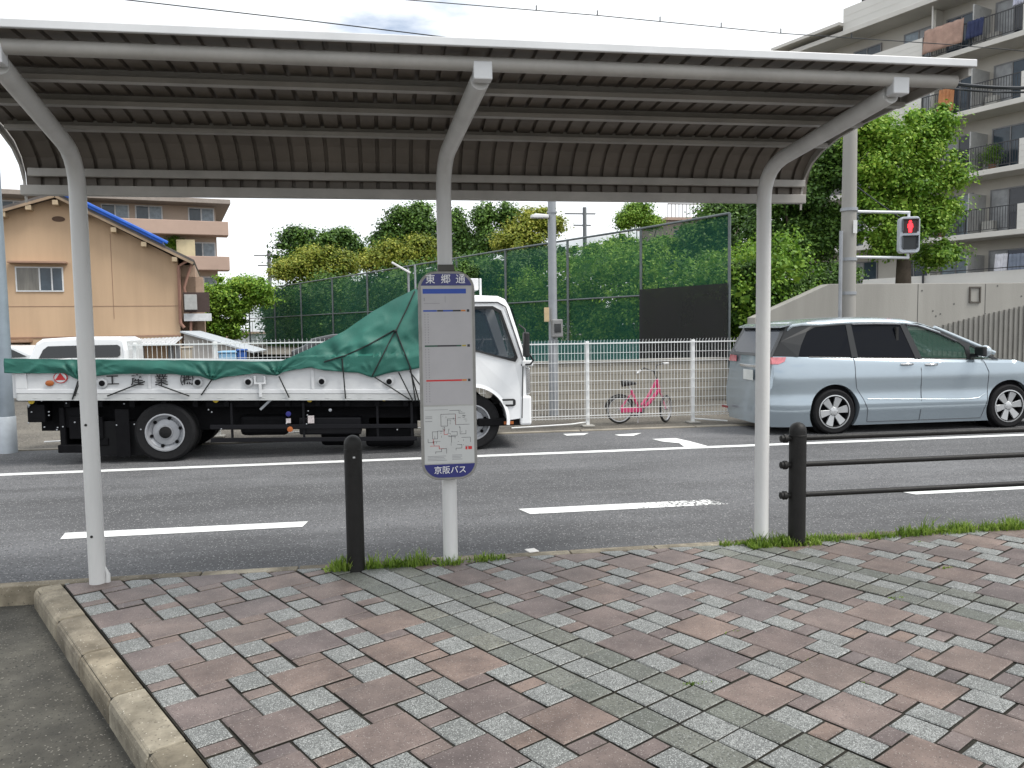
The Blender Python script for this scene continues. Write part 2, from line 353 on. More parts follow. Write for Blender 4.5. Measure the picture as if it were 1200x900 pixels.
sb = MB(); base = [tuple(AB(a, b))[:2] for a, b in ((-6.0, .862), (4, .862), (4, 16), (-12, 16))]
base = clip(base, lambda p: 5.165-p[1])
sb.prism(base, lambda p: Vector((p[0], p[1], -.3)), lambda p: Vector((p[0], p[1], -.0085)))
tag(sb.build('sidewalk_base', sand), kind='structure')
tag(tile_mb.build('sidewalk', [brick_red, pav_grey, pav_dark, sand], fixn=False), kind='structure')
# kerbs
kp = [(0, -.3), (0, -.040), (.006, -.018), (.018, -.005), (.034, 0), (.120, 0), (.124, -.3)]
kb = MB()
def kerb_run(mb, p0, p1, side, length, wid, off=0):
    """kerb stones from p0 to p1, outer rounded face on 'side'"""
    p0, p1 = Vector(p0), Vector(p1); d = (p1-p0).normalized(); L_ = (p1-p0).length; q = 0
    q = -off
    while q < L_:
        a, b = max(0, q), min(L_, q+length-.011)
        if b > a:
            sc = wid/.124; dz = random.uniform(-.003, .003)
            poly = [(u*sc, z) for u, z in kp]
            mb.prism(poly, lambda p: p0+d*a+Vector(side)*p[0]+Vector((0, 0, p[1]+dz)), lambda p: p0+d*b+Vector(side)*p[0]+Vector((0, 0, p[1]+dz)))
        q += length
kerb_run(kb, AB(-5.50, .705), AB(1.2, .715), UB, .585, .15, off=.45)
tag(kb.build('driveway_kerb', kerbm, bevel=.008), kind='structure')
km = MB(); km.bar(AB(-5.45, .785, -.085), AB(1.2, .79, -.085), .128, .15); tag(km.build('kerb_mortar', sand), kind='structure')
kb = MB()
kerb_run(kb, (12, 5.292, 0), (-14, 5.292, 0), (0, -1, 0), .6, .124)
tag(kb.build('road_kerb', kerbm, bevel=.006), kind='structure')

# ------------------------------------------------------------------ bus shelter
X0, SP, YP = .385, 2.167, 5.141
shel = thing('bus_shelter', 'long open bus shelter with curved ribbed metal roof on three bent white posts', 'bus shelter', (X0, YP, 0))
YB, ZB = 3.87, 2.775
for k, ex in ((-1, .13), (0, .10), (1, .10)):
    x = X0+k*SP; tx = x+ex
    pts = [(x, YP, -.02), (x, YP, 1.2), (x, YP, 2.36)]
    A = Vector((x, YP, 2.36)); Bc = Vector((x, YP, 2.56)); E_ = Vector((x+ex*.16, YP-.22, 2.60))
    for t in (.2, .4, .6, .8, 1): pts.append(A*(1-t)**2+Bc*2*t*(1-t)+E_*t*t)
    pts += [(x+ex*.95, YB+.05, 2.72)]
    p = MB(); p.tube(pts, .048, 24); p.build('post', white_post, shel, smooth=40)
    b = MB(); b.box(tx-.045, tx+.045, YB-.036, YB+.03, 2.70, 2.785); b.build('post_bracket', roof_edge, shel, bevel=.006)
XL, XR = -2.19, 3.0
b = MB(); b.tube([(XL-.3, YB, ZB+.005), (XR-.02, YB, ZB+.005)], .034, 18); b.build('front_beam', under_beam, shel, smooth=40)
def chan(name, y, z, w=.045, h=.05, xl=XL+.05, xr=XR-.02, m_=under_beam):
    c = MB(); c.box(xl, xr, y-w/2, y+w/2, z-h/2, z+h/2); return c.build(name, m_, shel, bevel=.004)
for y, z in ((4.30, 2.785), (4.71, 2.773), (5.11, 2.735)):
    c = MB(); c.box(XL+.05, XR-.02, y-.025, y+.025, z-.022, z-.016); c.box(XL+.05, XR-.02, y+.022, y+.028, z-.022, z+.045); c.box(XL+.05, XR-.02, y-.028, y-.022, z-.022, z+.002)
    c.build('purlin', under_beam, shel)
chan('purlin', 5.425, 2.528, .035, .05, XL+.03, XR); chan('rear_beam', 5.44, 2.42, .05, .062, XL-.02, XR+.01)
prof = [(3.79, 2.838), (3.87, 2.838), (4.3, 2.836), (4.75, 2.822), (5.0, 2.80), (5.2, 2.755), (5.33, 2.70), (5.42, 2.62), (5.465, 2.53), (5.478, 2.40)]
rows = []
xs = []; x = XL; pitch = .109
while x < XR-.02:
    xs += [(x, 0), (x+.080, 0), (x+.083, 1), (x+.104, 1), (x+.107, 0)]; x += pitch
xs.append((XR, 0))
for i, (y, z) in enumerate(prof):
    y0, z0 = prof[max(i-1, 0)]; y1, z1 = prof[min(i+1, len(prof)-1)]; n = Vector((-(z1-z0), y1-y0)).normalized()
    rows.append([Vector((xx, y+n.x*.022*h, z+n.y*.022*h)) for xx, h in xs])
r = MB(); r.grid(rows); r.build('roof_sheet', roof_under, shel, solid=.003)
r = MB(); r.box(XL-.3, XR+.03, 3.77, 3.79, 2.828, 2.866); r.build('fascia', roof_edge, shel, bevel=.004)
for xx in (XL-.012, XR+.004):
    e = MB(); e.grid([[Vector((xx, y, z+dz)) for dz in (-.05, .03)] for y, z in prof])
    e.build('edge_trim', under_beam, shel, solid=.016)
for z in (.30, .98): 
    d = MB(); d.lathe([(.008, 0), (.008, .005), (.004, .008)], Matrix.Translation((X0-SP-.006, YP-.046, z)) @ rotx(R_(90)), 10); d.build('bolt', black_iron, shel)
d = MB(); d.tube([(X0-SP+.058, YP+.0, .0), (X0-SP+.060, YP+.0, .05), (X0-SP+.045, YP+.0, .10)], [.016, .014, .004], 8); d.build('conduit', white_post, shel, smooth=60)

# ------------------------------------------------------------------ bus stop sign
YS = 5.045
sg = thing('bus_stop_sign', 'tall narrow bus stop timetable sign with blue ends fixed to the middle shelter post', 'sign', (.384, YS, .58))
navy = mat('sign_blue', (.028, .032, .17), .35, 0, .08, 8)
sx0, sx1, sz0, sz1 = .205, .560, .565, 1.885
def capsule(x0, x1, z0, z1, r, n=9):
    P = []
    for cx, cz, a0 in ((x1-r, z1-r, 0), (x0+r, z1-r, 90), (x0+r, z0+r, 180), (x1-r, z0+r, 270)):
        for k in range(n+1): a = R_(a0+90*k/n); P.append((cx+r*math.cos(a), cz+r*math.sin(a)))
    return P
f = MB(); P = capsule(sx0, sx1, sz0, sz1, .115)
f.prism(P, lambda p: Vector((p[0], YS-.01, p[1])), lambda p: Vector((p[0], YS+.035, p[1]))); f.build('frame', mat('sign_frame', (.27, .265, .25), .5, .2, .12, 20), sg, smooth=40, bevel=.004)
P = capsule(sx0+.016, sx1-.016, sz0+.016, sz1-.016, .101)
def part(zlo, zhi, nm, mt):
    q = clip(clip(P, lambda p: p[1]-zlo), lambda p: zhi-p[1]); f = MB(); f.prism(q, lambda p: Vector((p[0], YS-.014, p[1])), lambda p: Vector((p[0], YS-.009, p[1]))); return f.build(nm, mt, sg)
hd = part(1.795, 1.9, 'header', navy); part(.55, .666, 'footer', navy)
sheet = mat('timetable_sheet', (.42, .41, .42), .35, 0, .05, 6); sheet2 = mat('map_sheet', (.52, .53, .52), .4, 0, .04, 8)
f = MB(); f.box(sx0+.018, sx1-.018, YS-.0125, YS-.009, .666, 1.795); f.build('backing', mat('sign_backing', (.42, .42, .40), .5), sg)
f = MB(); f.box(.228, .536, YS-.015, YS-.0126, 1.045, 1.785); sh = f.build('timetable', sheet, sg)
f = MB(); f.box(.225, .540, YS-.015, YS-.0126, .672, 1.035); mp_ = f.build('route_map', sheet2, sg)
inkw = mat('white_ink', (.8, .8, .82), .5, amt=0)
MX = lambda x, z, y=YS-.0165: Matrix.Translation((x, y, z)) @ rotx(R_(90))
for ch, xx in (('東', .283), ('郷', .379), ('通', .472)): text('lettering', ch, .062, MX(xx, 1.832), inkw, hd, .0008, .0003)
text('lettering', '京阪バス', .052, MX(.385, .626), inkw, sg, .0008, .0002)
ink = {k: mat('ink_'+k, c, .6, amt=0) for k, c in dict(blue=(.03, .08, .38), dark=(.03, .03, .035), red=(.55, .03, .03), green=(.03, .09, .06), yellow=(.4, .33, .05), grey=(.27, .27, .28), orange=(.55, .2, .04), pink=(.6, .25, .25)).items()}
def mark(nm, rects, k, par, y=YS-.0158):
    f = MB()
    for x0, x1, z0, z1 in rects: f.box(x0, x1, y, y+.0009, z0, z1)
    return f.build(nm, ink[k], par)
mark('title_bar', [(.234, .505, 1.745, 1.775)], 'blue', sh)
for z, segs in ((1.638, (('blue', .235, .32), ('dark', .322, .36), ('blue', .36, .42), ('dark', .42, .47), ('orange', .472, .50))), (1.418, (('green', .240, .32), ('dark', .32, .44), ('green', .44, .47), ('yellow', .475, .50))), (1.20, (('red', .245, .47), ('orange', .472, .50)))):
    for k, a, b in segs: mark('route_line', [(a, b, z-.005, z+.005)], k, sh)
    mark('route_symbol', [(.508, .524, z-.008, z+.008)], 'dark', sh)
random.seed(5)
rr = []
for z0, z1 in ((1.43, 1.62), (1.215, 1.40), (1.06, 1.185)):
    z = z1
    while z > z0:
        rr.append((.243, .247, z-.008, z)); rr.append((.262, .267, z-.008, z))
        z -= .016
rr += [(.372, .375, 1.69, 1.73), (.24, .34, 1.683, 1.686), (.24, .246, 1.70, 1.72)]
mark('small_print', rr, 'grey', sh)
# route network drawn as right-angled lines
def poly_lines(pts_list, k, wd=.0022):
    f = MB()
    for pts in pts_list:
        for (x0, z0), (x1, z1) in zip(pts, pts[1:]):
            f.box(min(x0, x1)-wd/2, max(x0, x1)+wd/2, YS-.0158, YS-.0149, min(z0, z1)-wd/2, max(z0, z1)+wd/2)
    return f.build('route_network', ink[k], mp_)
def M2(px, py): return (.225+(px-75)/(415-75)*.315, 1.035-(py-245)/(725-245)*.363)
net = [[(190, 310), (190, 410), (235, 410), (235, 350), (290, 350), (290, 310), (190, 310)], [(250, 280), (315, 280), (315, 305), (355, 305)], [(290, 350), (290, 400), (350, 400), (385, 400)],
       [(215, 420), (215, 450), (165, 450), (165, 515), (130, 515), (130, 455), (165, 455)], [(100, 515), (100, 545), (140, 545), (140, 575)], [(260, 460), (300, 460), (300, 490), (260, 490), (260, 550)], [(240, 500), (290, 500)],
       [(320, 420), (320, 480), (360, 480), (360, 450)], [(330, 510), (390, 510), (390, 550)], [(150, 640), (150, 625), (190, 625), (190, 600), (225, 600), (225, 640)], [(300, 570), (330, 570), (330, 600), (290, 600), (290, 615)]]
poly_lines([[M2(*p) for p in l] for l in net], 'dark')
rnd = []
for _ in range(58):
    px, py = random.choice([(random.uniform(200, 385), random.uniform(285, 480)), (random.uniform(110, 260), random.uniform(420, 560)), (random.uniform(240, 390), random.uniform(420, 600))])
    q = [(px, py)]
    for _ in range(random.randint(1, 3)):
        px += random.choice([-1, 1])*random.uniform(6, 24) if random.random() < .5 else 0; py += random.choice([-1, 1])*random.uniform(4, 18) if random.random() < .6 else 0
        if 100 < px < 395 and 275 < py < 640 and (abs(px-q[-1][0]) < 1 or abs(py-q[-1][1]) < 1): q.append((px, py))
    if len(q) > 1: rnd.append([M2(*p) for p in q])
poly_lines(rnd, 'dark', .0016)
poly_lines([[M2(*p) for p in l] for l in [[(290, 315), (290, 400)], [(115, 575), (175, 575), (175, 600), (205, 600)], [(210, 440), (210, 480), (235, 480)], [(135, 520), (135, 560)]]], 'red', .003)
mark('map_symbol', [(*[M2(355, 0)[0], M2(368, 0)[0]], M2(0, 612)[1], M2(0, 588)[1]), (M2(374, 0)[0], M2(400, 0)[0], M2(0, 612)[1], M2(0, 586)[1])], 'red', mp_)
mark('small_print', [(M2(78+random.uniform(0, 8), 0)[0], M2(130, 0)[0], M2(0, y+5)[1], M2(0, y)[1]) for y in (325, 338, 365)] + [(M2(95, 0)[0], M2(random.uniform(200, 235), 0)[0], M2(0, y+4)[1], M2(0, y)[1]) for y in (660, 672, 684, 696)] + [(M2(262, 0)[0], M2(random.uniform(310, 335), 0)[0], M2(0, y+4)[1], M2(0, y)[1]) for y in (655, 667, 679, 691)] + [(M2(80, 0)[0], M2(240, 0)[0], M2(0, 273)[1], M2(0, 270)[1])], 'grey', mp_)
b = MB(); b.box(.335, .435, YS+.036, YS+.05, 1.84, 1.93); b.box(.335, .435, YS-.005, YS+.1, 1.885, 1.925); b.box(.338, .432, YS+.034, YS+.04, .64, .70); b.build('clamp', mat('dark_clamp', (.06, .058, .05), .6), sg, bevel=.004)

# ------------------------------------------------------------------ bollards and guard rail
def post_mb(x, y, h, r):
    p = MB(); pr = [(r, -.02), (r, h-.10), (r*1.03, h-.098), (r*1.03, h-.088), (r, h-.086)] + [(r*math.cos(R_(a)), h-r+r*math.sin(R_(a))) for a in (0, 20, 40, 60, 78)] + [(.002, h)]
    p.lathe(pr, Matrix.Translation((x, y, 0)), 28); return p
bo = thing('bollard', 'single black round-topped bollard standing alone left of the timetable sign', 'bollard', (-.223, 5.10, 0))
post_mb(-.223, 5.10, .865, .056).build('bollard_post', black_iron, bo, smooth=35)
s = MB(); s.box(-.222, -.208, 5.041, 5.046, .725, .735); s.build('sticker', mat('sticker', (.5, .5, .5), .5), bo)
gr = thing('pipe_guardrail', 'black pedestrian guard rail with three horizontal pipes right of the shelter', 'guard rail', (2.789, 5.09, 0))
for px_ in (2.789, 4.80):
    post_mb(px_, 5.09, .85, .058).build('rail_post', black_iron, gr, smooth=35)
for z in (at(1000, 511, y=5.09).z, at(1000, 541.5, y=5.09).z, at(1000, 576.5, y=5.09).z):
    r = MB(); r.tube([(2.70, 5.09, z), (6.9, 5.09, z)], .019, 12); rr_ = r.build('rail_pipe', black_iron, gr, smooth=40)
    e = MB(); e.lathe([(.02, 0), (.031, .008), (.031, .03), (.024, .034), (.024, .05), (.012, .056)], Matrix.Translation((2.715, 5.09, z)) @ Matrix.Rotation(R_(-90), 4, 'Y'), 14); e.build('pipe_end', black_iron, rr_, smooth=35)

# ------------------------------------------------------------------ weeds along the kerb
grass_m = leaf_mat('grass', (.06, .11, .015), (.15, .25, .03), (.30, .40, .08), 6, .4)
def weeds(label, spots, name='weed_patch'):
    g = MB()
    for x0, x1, y0, y1, n, h in spots:
        for _ in range(n):
            t = random.random(); x = x0+(x1-x0)*t
            cl = noise.noise(Vector((x*5.5, 3.1, 0)))+.35*noise.noise(Vector((x*19, 1.1, 0)))
            if cl < random.uniform(-.45, .22): continue
            y = random.uniform(y0, y1); k = 1-.5*abs(t-.5)
            a = random.uniform(0, 6.28); hh = h*k*(1+cl*.9)*random.uniform(.3, 1.3); wd = random.uniform(.002, .0055); ln = random.uniform(.2, .9)*hh
            d = Vector((math.cos(a), math.sin(a), 0)); q = Vector((-d.y, d.x, 0))*wd; p = Vector((x, y, -.008))
            m1 = p+d*ln*.35+Vector((0, 0, hh*.6)); m2 = p+d*ln+Vector((0, 0, hh))
            g.add([p-q, p+q, m1+q*.9, m1-q*.9, m2], [(0, 1, 2, 3), (3, 2, 4)])
    if name != 'moss_tuft':
        for _ in range(int(len(spots)*5)):
            x0, x1, y0, y1, n, h = random.choice(spots); c = Vector((random.uniform(x0, x1), random.uniform(y0, y1), -.005)); q = min(h, .06)*random.uniform(.5, 1.0)
            for k in range(random.randint(5, 9)):
                a = random.uniform(0, 6.28); d = Vector((math.cos(a), math.sin(a), 0)); p_ = Vector((-d.y, d.x, 0)); u_ = random.uniform(.2, 1.0); w_ = q*.16
                t1 = c+d*q*.5+Vector((0, 0, q*u_*.7)); t2 = c+d*q*1.0+Vector((0, 0, q*u_*.75))
                g.add([c, t1-p_*w_, t2, t1+p_*w_], [(0, 1, 2, 3)])
    o = g.build(name, grass_m, fixn=False); return tag(o, label, 'weeds', kind='stuff')
random.seed(21)
weeds('green weeds round the foot of the lone bollard and the middle post', [(-.42, -.24, 5.06, 5.16, 240, .075), (-.18, .42, 5.08, 5.17, 900, .06), (-.15, .0, 5.08, 5.15, 140, .12), (.15, .3, 5.08, 5.15, 160, .11), (.38, .75, 5.1, 5.17, 330, .045), (.3, .45, 5.05, 5.1, 80, .07)])
weeds('green weeds between the right shelter post and the guard rail post', [(2.42, 2.95, 5.02, 5.16, 1500, .055), (2.5, 2.7, 5.06, 5.16, 300, .09), (2.85, 3.25, 5.08, 5.17, 500, .06), (2.25, 2.5, 5.12, 5.17, 120, .04)])
weeds('grass strip growing at the kerb under the guard rail pipes', [(3.3, 3.6, 5.08, 5.17, 350, .05), (3.6, 5.6, 5.09, 5.2, 3600, .075), (3.8, 3.95, 5.12, 5.2, 130, .15), (4.6, 4.9, 5.1, 5.2, 300, .10), (5.6, 8, 5.08, 5.2, 1800, .07)])
moss = [(AB(-2.045, 4.37), 70), (AB(-2.1, 2.66), 80), (AB(-1.62, 3.25), 50), (AB(-1.9, 3.3), 60), (at(1075, 635, z=0), 60), (at(1110, 665, z=0), 60), (at(860, 740, z=0), 40), (at(820, 800, z=0), 40)]
weeds('tiny moss and weed tufts in the paving joints', [(p.x-.05, p.x+.05, p.y-.012, p.y+.012, n, .014) for p, n in moss], 'moss_tuft')
q = MB(); p = at(624, 646, z=0); q.box(p.x-.035, p.x+.035, p.y-.03, p.y+.05, .001, .006, Matrix.Translation((p.x, p.y, 0)) @ Matrix.Rotation(.25, 4, 'Z') @ Matrix.Translation((-p.x, -p.y, 0)))
tag(q.build('paper_scrap', mat('paper', (.7, .68, .65), .8)), 'small white scrap lying on the kerb right of the sign post', 'litter')
# ------------------------------------------------------------------ flatbed truck
TY, TF = 10.6, 12.45
def bz(x): return -.027*(x+4.5)          # the frame dips towards the cab
tk = thing('flatbed_truck', 'white flatbed truck with black chassis parked behind the shelter', 'truck', (-.8, 11.5, ZR))
bedw = mat('bed_white', (.60, .61, .62), .38, 0, .10, 2.2, coat=.2)
bedg = mat('bed_rail_grey', (.48, .49, .49), .45, 0, .12, 4)
def slope_box(mb, x0, x1, y0, y1, z0, z1):
    vs = [Vector((x, y, z+bz(x))) for x in (x0, x1) for y in (y0, y1) for z in (z0, z1)]
    mb.add(vs, [(0, 1, 3, 2), (4, 6, 7, 5), (0, 4, 5, 1), (2, 3, 7, 6), (0, 2, 6, 4), (1, 5, 7, 3)]); return mb
BX0, BX1 = -4.50, .44
for nm, y0, y1 in (('side_gate', TY, TY+.045), ('side_gate', TF-.045, TF)):
    sgn = 1 if y0 < 11 else -1; yo = y0 if sgn > 0 else y1
    g = MB(); slope_box(g, BX0+.0, BX1, y0+.012, y1-.0, .80, 1.17)
    slope_box(g, BX0, BX1, y0-.008, y0+.012, .80, .855); slope_box(g, BX0, BX1, y0-.008, y0+.012, 1.13, 1.17)
    slope_box(g, BX0, BX0+.13, y0-.006, y0+.012, .856, 1.129)
    for x in (-2.95, -.95): slope_box(g, x-.02, x+.02, y0-.002, y0+.012, .856, 1.129)
    gg = g.build(nm, bedw, tk, bevel=.006)
    if sgn > 0:
        for px_, py_ in ((120, 449), (232, 448), (291, 447.6), (377, 447), (456, 447)):
            c = at(px_, py_, y=TY); h = MB(); h.lathe([(.062, 0), (.062, .012), (.05, .016)], Matrix.Translation((c.x, TY-.002, c.z)) @ rotx(R_(90)), 20); ho = h.build('lashing_eye', mat('eye_plate', (.42, .43, .44), .45), gg, smooth=40)
            h = MB(); h.lathe([(.036, 0), (.036, .006), (.02, .008)], Matrix.Translation((c.x, TY-.018, c.z)) @ rotx(R_(90)), 18); h.build('rubber_plug', blk, ho, smooth=40)
        c = at(58.5, 449, y=TY); h = MB(); h.lathe([(.045, 0), (.045, .01), (.03, .018)], Matrix.Translation((c.x, TY-.004, c.z)) @ rotx(R_(90)) @ Matrix.Diagonal((1.1, .8, 1, 1)), 18); h.build('side_reflector', mat('amber', (.36, .10, .02), .4), gg, smooth=40)
        c = at(71, 442.5, y=TY)
        h = MB(); h.lathe([(.082, 0), (.082, .003)], Matrix.Translation((c.x, TY-.0, c.z)) @ rotx(R_(90)) @ Matrix.Diagonal((1, .85, 1, 1)), 24); e1 = h.build('emblem', mat('emblem_red', (.5, .02, .02), .5, amt=0), gg)
        h = MB(); h.lathe([(.07, 0), (.07, .002)], Matrix.Translation((c.x, TY-.004, c.z)) @ rotx(R_(90)) @ Matrix.Diagonal((1, .85, 1, 1)), 24); h.build('emblem_field', bedw, e1)
        h = MB(); h.prism([(-.062, -.03), (.062, -.03), (0, .06)], lambda p: Vector((c.x+p[0], TY-.010, c.z+p[1])), lambda p: Vector((c.x+p[0], TY-.005, c.z+p[1]))); h.build('emblem_triangle', MATS['emblem_red'], e1)
        inkk = mat('letter_black', (.012, .012, .014), .5, amt=0)
        for ch, px_ in (('工', 131.6), ('産', 161), ('業', 189), ('㈱', 219)):
            c = at(px_, 443.5, y=TY)
            text('lettering', ch, .15, Matrix.Translation((c.x, TY-.002, c.z-.028)) @ rotx(R_(90)) @ Matrix.Diagonal((1.1, 1, 1, 1)), inkk, gg, .003, .0012)
        for px_ in (305,):
            c = at(px_, 447, y=TY); h = MB()
            h.box(c.x-.075, c.x-.05, TY-.03, TY+.0, c.z-.02, c.z+.07); h.box(c.x+.045, c.x+.07, TY-.03, TY+.0, c.z-.02, c.z+.07); h.box(c.x-.075, c.x+.07, TY-.034, TY-.0, c.z-.035, c.z-.015); h.box(c.x-.018, c.x+.018, TY-.034, TY-.0, c.z-.20, c.z-.03)
            h.build('gate_latch', bedw, gg, bevel=.004)
g = MB(); slope_box(g, BX0+.02, BX1, TY-.012, TY+.06, .735, .795); slope_box(g, BX0+.02, BX1, TY-.02, TY+.02, .715, .734); slope_box(g, BX0+.02, BX1, TF-.06, TF+.01, .72, .795); g2 = MB()
slope_box(g, BX0-.0, BX0+.06, TY, TF, .72, .795)
for k in range(18):
    x = -4.3+k*.27; slope_box(g, x, x+.05, TY-.016, TY-.012, .74, .752)
g.build('bed_rail', bedg, tk, bevel=.003)
g = MB(); slope_box(g, BX0+.03, BX1, TY+.05, TF-.05, .745, .79); g.build('bed_floor', mat('bed_wood', (.16, .11, .07), .8, 0, .3, 3), tk)
g = MB(); slope_box(g, BX0-.045, BX0-.003, TY+.02, TF-.02, .74, 1.17); g.build('tailgate', bedw, tk, bevel=.008)
g = MB(); slope_box(g, BX1-.12, BX1-.06, TY+.35, TF-.30, .80, 1.75); g.build('headboard', mat('headboard', (.35, .36, .36), .5), tk, bevel=.01)
# chassis
g = MB()
for y in (10.98, 11.95): slope_box(g, -4.3, 1.6, y, y+.08, .40, .62)
for x in (-4.2, -3.4, -2.0, -1.2, -.4, .3): slope_box(g, x, x+.08, 11.05, 11.95, .44, .58)
for k in range(13):
    x = -4.35+k*.38; slope_box(g, x, x+.06, TY+.04, TF-.04, .63, .735)
slope_box(g, -4.35, .4, TY+.30, TY+.34, .30, .735)
slope_box(g, -2.3, .42, TY+.1, TY+.6, .62, .71)
g.build('chassis', blk, tk)
g = MB(); slope_box(g, -4.05, -3.99, TY+.06, TF-.06, .1, .62); slope_box(g, -4.02, -3.66, TY+.10, TY+.2, .36, .62); slope_box(g, -3.95, -3.55, TY+.08, TY+.16, .22, .5); slope_box(g, -4.4, -4.2, TY+.03, TY+.25, .44, .66)
slope_box(g, -4.08, -3.7, TY+.05, TF-.05, .05, .15); slope_box(g, -3.75, -3.5, TY+.1, TF-.1, .13, .23)
g.build('rear_bumper', blk, tk, bevel=.01)
g = MB()
P = capsule(-3.85+.05, -3.02, .0, .44, .1, 5)
g.prism(P, lambda p: Vector((p[0], TY+.12, p[1]+bz(p[0]))), lambda p: Vector((p[0], TY+.5, p[1]+bz(p[0])))); g.build('fuel_tank', mat('tank_black', (.005, .005, .006), .5, spec=.2), tk, smooth=40)
for y_ in (TY+.02, TF-.3): g = MB(); slope_box(g, -3.38, -3.22, y_, y_+.02, 0, .60); g.build('mud_flap', blk, tk)
g = MB()
for z in (.17, .34): slope_box(g, -2.25, .38, TY+.03, TY+.055, z, z+.055)
for x in (-2.0, -1.1, -.15, .3): slope_box(g, x, x+.03, TY+.055, TY+.075, .17, .68)
g.build('side_guard', mat('guard_black', (.006, .006, .008), .5, spec=.2), tk, bevel=.004)
g = MB(); slope_box(g, -1.15, -.35, TY+.1, TY+.45, .25, .48); g.build('battery_box', mat('box_black', (.007, .007, .009), .5, spec=.2), tk, bevel=.02)
g = MB(); slope_box(g, -1.9, -1.3, TY+.14, TY+.5, .24, .5); g.build('air_tank', blk, tk, bevel=.05)
g = MB(); slope_box(g, -.3, .35, TY+.3, TY+.9, .05, .5); slope_box(g, -.9, -.4, TY+.4, TY+.8, .06, .4); g.build('gearbox', blk, tk, bevel=.05)
def disc(nm, px_, py_, r, mt, y=TY+.02, dp=.012):
    c = at(px_, py_, y=y); h = MB(); h.lathe([(r, 0), (r, dp), (r*.8, dp*1.15)], Matrix.Translation((c.x, y, c.z)) @ rotx(R_(90)), 16); return h.build(nm, mt, tk, smooth=40)
ylw = mat('yellow_lamp', (.42, .30, .02), .35)
for a, b in ((37, 470), (253, 468.5), (363, 468), (450, 466.5)): disc('marker_lamp', a, b, .037, ylw)
disc('side_reflector', 340, 503, .036, MATS['amber'], TY+.02); disc('urea_cap', 338, 485, .033, mat('cap_blue', (.015, .015, .16), .5), TY+.02); disc('bolt', 387, 480.5, .02, galv, TY+.02); disc('bolt', 34, 475, .014, galv)
for a, b, w_, h_ in ((338, 493, .03, .03), (364.5, 491.5, .04, .05)):
    c = at(a, b, y=TY+.03); h = MB(); h.box(c.x-w_, c.x+w_, TY+.025, TY+.03, c.z-h_, c.z+h_); h.build('sticker', mat('label_white', (.5, .45, .45), .6, 0, .3, 40), tk)
random.seed(9)
for k in range(26):
    a = random.choice([random.uniform(30, 95), random.uniform(125, 180), random.uniform(240, 480)]); b = random.uniform(468, 505)
    if 10 < a: 
        c = at(a, b, y=TY+.028); h = MB(); h.lathe([(.009, 0), (.009, .01), (.004, .013)], Matrix.Translation((c.x, TY+.03, c.z)) @ rotx(R_(90)), 8); h.build('bolt', galv, tk)
g = MB(); p0 = at(311, 467, y=TY+.03); p1 = at(320, 466, y=TY+.03); p2 = at(305, 480, y=TY+.03)
g.bar(p0, p1, .02, .025); g.bar(p1, p2, .02, .03); g.build('crank', galv, tk)
def truck_wheel(x, y, side, R=.375):
    wl = MB(); wl.lathe([(R*.62, -.09), (R*.9, -.105), (R*.985, -.085), (R, -.05), (R, .05), (R*.985, .085), (R*.9, .105), (R*.62, .09)], Matrix.Translation((x, y, ZR+R)) @ rotx(R_(90)), 36, loop=True)
    wo = wl.build('wheel', tyre, tk, smooth=35)
    rm_ = MB(); sg_ = side
    rm_.lathe([(R*.64, .085), (R*.645, .10), (R*.60, .102), (R*.56, .04), (R*.47, .015), (R*.43, .035), (R*.25, .045), (R*.22, .07), (.002, .07)], Matrix.Translation((x, y, ZR+R)) @ rotx(R_(90*sg_)), 32, cap=False)
    ro = rm_.build('rim', mat('wheel_silver', (.34, .35, .37), .42, .3, .1, 9), wo, smooth=35)
    hh = MB()
    for k in range(6):
        a = R_(60*k+15); hh.lathe([(.022, .036), (.022, .047), (.01, .049)], Matrix.Translation((x, y, ZR+R)) @ rotx(R_(90*sg_)) @ Matrix.Translation((R*.48*math.cos(a), R*.48*math.sin(a), 0)) @ Matrix.Diagonal((1, 1.0, 1, 1)), 10)
    hh.build('hand_holes', blk, wo)
    hh = MB(); hh.lathe([(R*.2, .05), (R*.2, .085), (R*.13, .10), (.002, .10)], Matrix.Translation((x, y, ZR+R)) @ rotx(R_(90*sg_)), 20); hh.build('hub', tyre, wo, smooth=35)
truck_wheel(-2.80, TY+.13, 1); truck_wheel(-2.80, TY+.36, 1); truck_wheel(1.13, TY+.15, 1); truck_wheel(-2.80, TF-.14, -1); truck_wheel(-2.80, TF-.37, -1); truck_wheel(1.13, TF-.15, -1)
# cab
cw = mat('cab_white', (.78, .79, .80), .22, 0, .02, 2, coat=.6)
cab = [(.46, .30), (.46, 1.90), (.52, 1.955), (1.15, 1.965), (1.50, 1.95), (1.60, 1.905), (1.66, 1.80), (1.76, 1.48), (1.86, 1.12), (1.88, 1.02), (1.885, .55), (1.88, .30), (1.62, .27)]
g = MB()
secs = [(TY, .07, .05), (TY+.015, .035, .025), (TY+.06, 0, 0), (TF-.06, 0, 0), (TF-.015, .035, .025), (TF, .07, .05)]
n = len(cab); vs = []
for y, sx_, sz_ in secs:
    for x, z in cab:
        xx = x - (sx_ if x > 1.2 else 0); zz = z - (sz_*1.5 if z > 1.5 else 0); lean = .06*max(0, z-1.15)*(1 if y < 11.5 else -1)
        vs.append((xx, y+lean, zz))
fs = [(i*n+k, i*n+(k+1) % n, (i+1)*n+(k+1) % n, (i+1)*n+k) for i in range(len(secs)-1) for k in range(n)] + [tuple(range(n)), tuple(range(5*n, 6*n))]
g.add(vs, fs); cabo = g.build('cab', cw, tk)
cuts = []
cm = MB(); cm.lathe([(.46, -2), (.46, 2)], Matrix.Translation((1.13, 11.5, ZR+.40)) @ rotx(R_(90)), 40); cuts.append(cm.build('cut', cw))
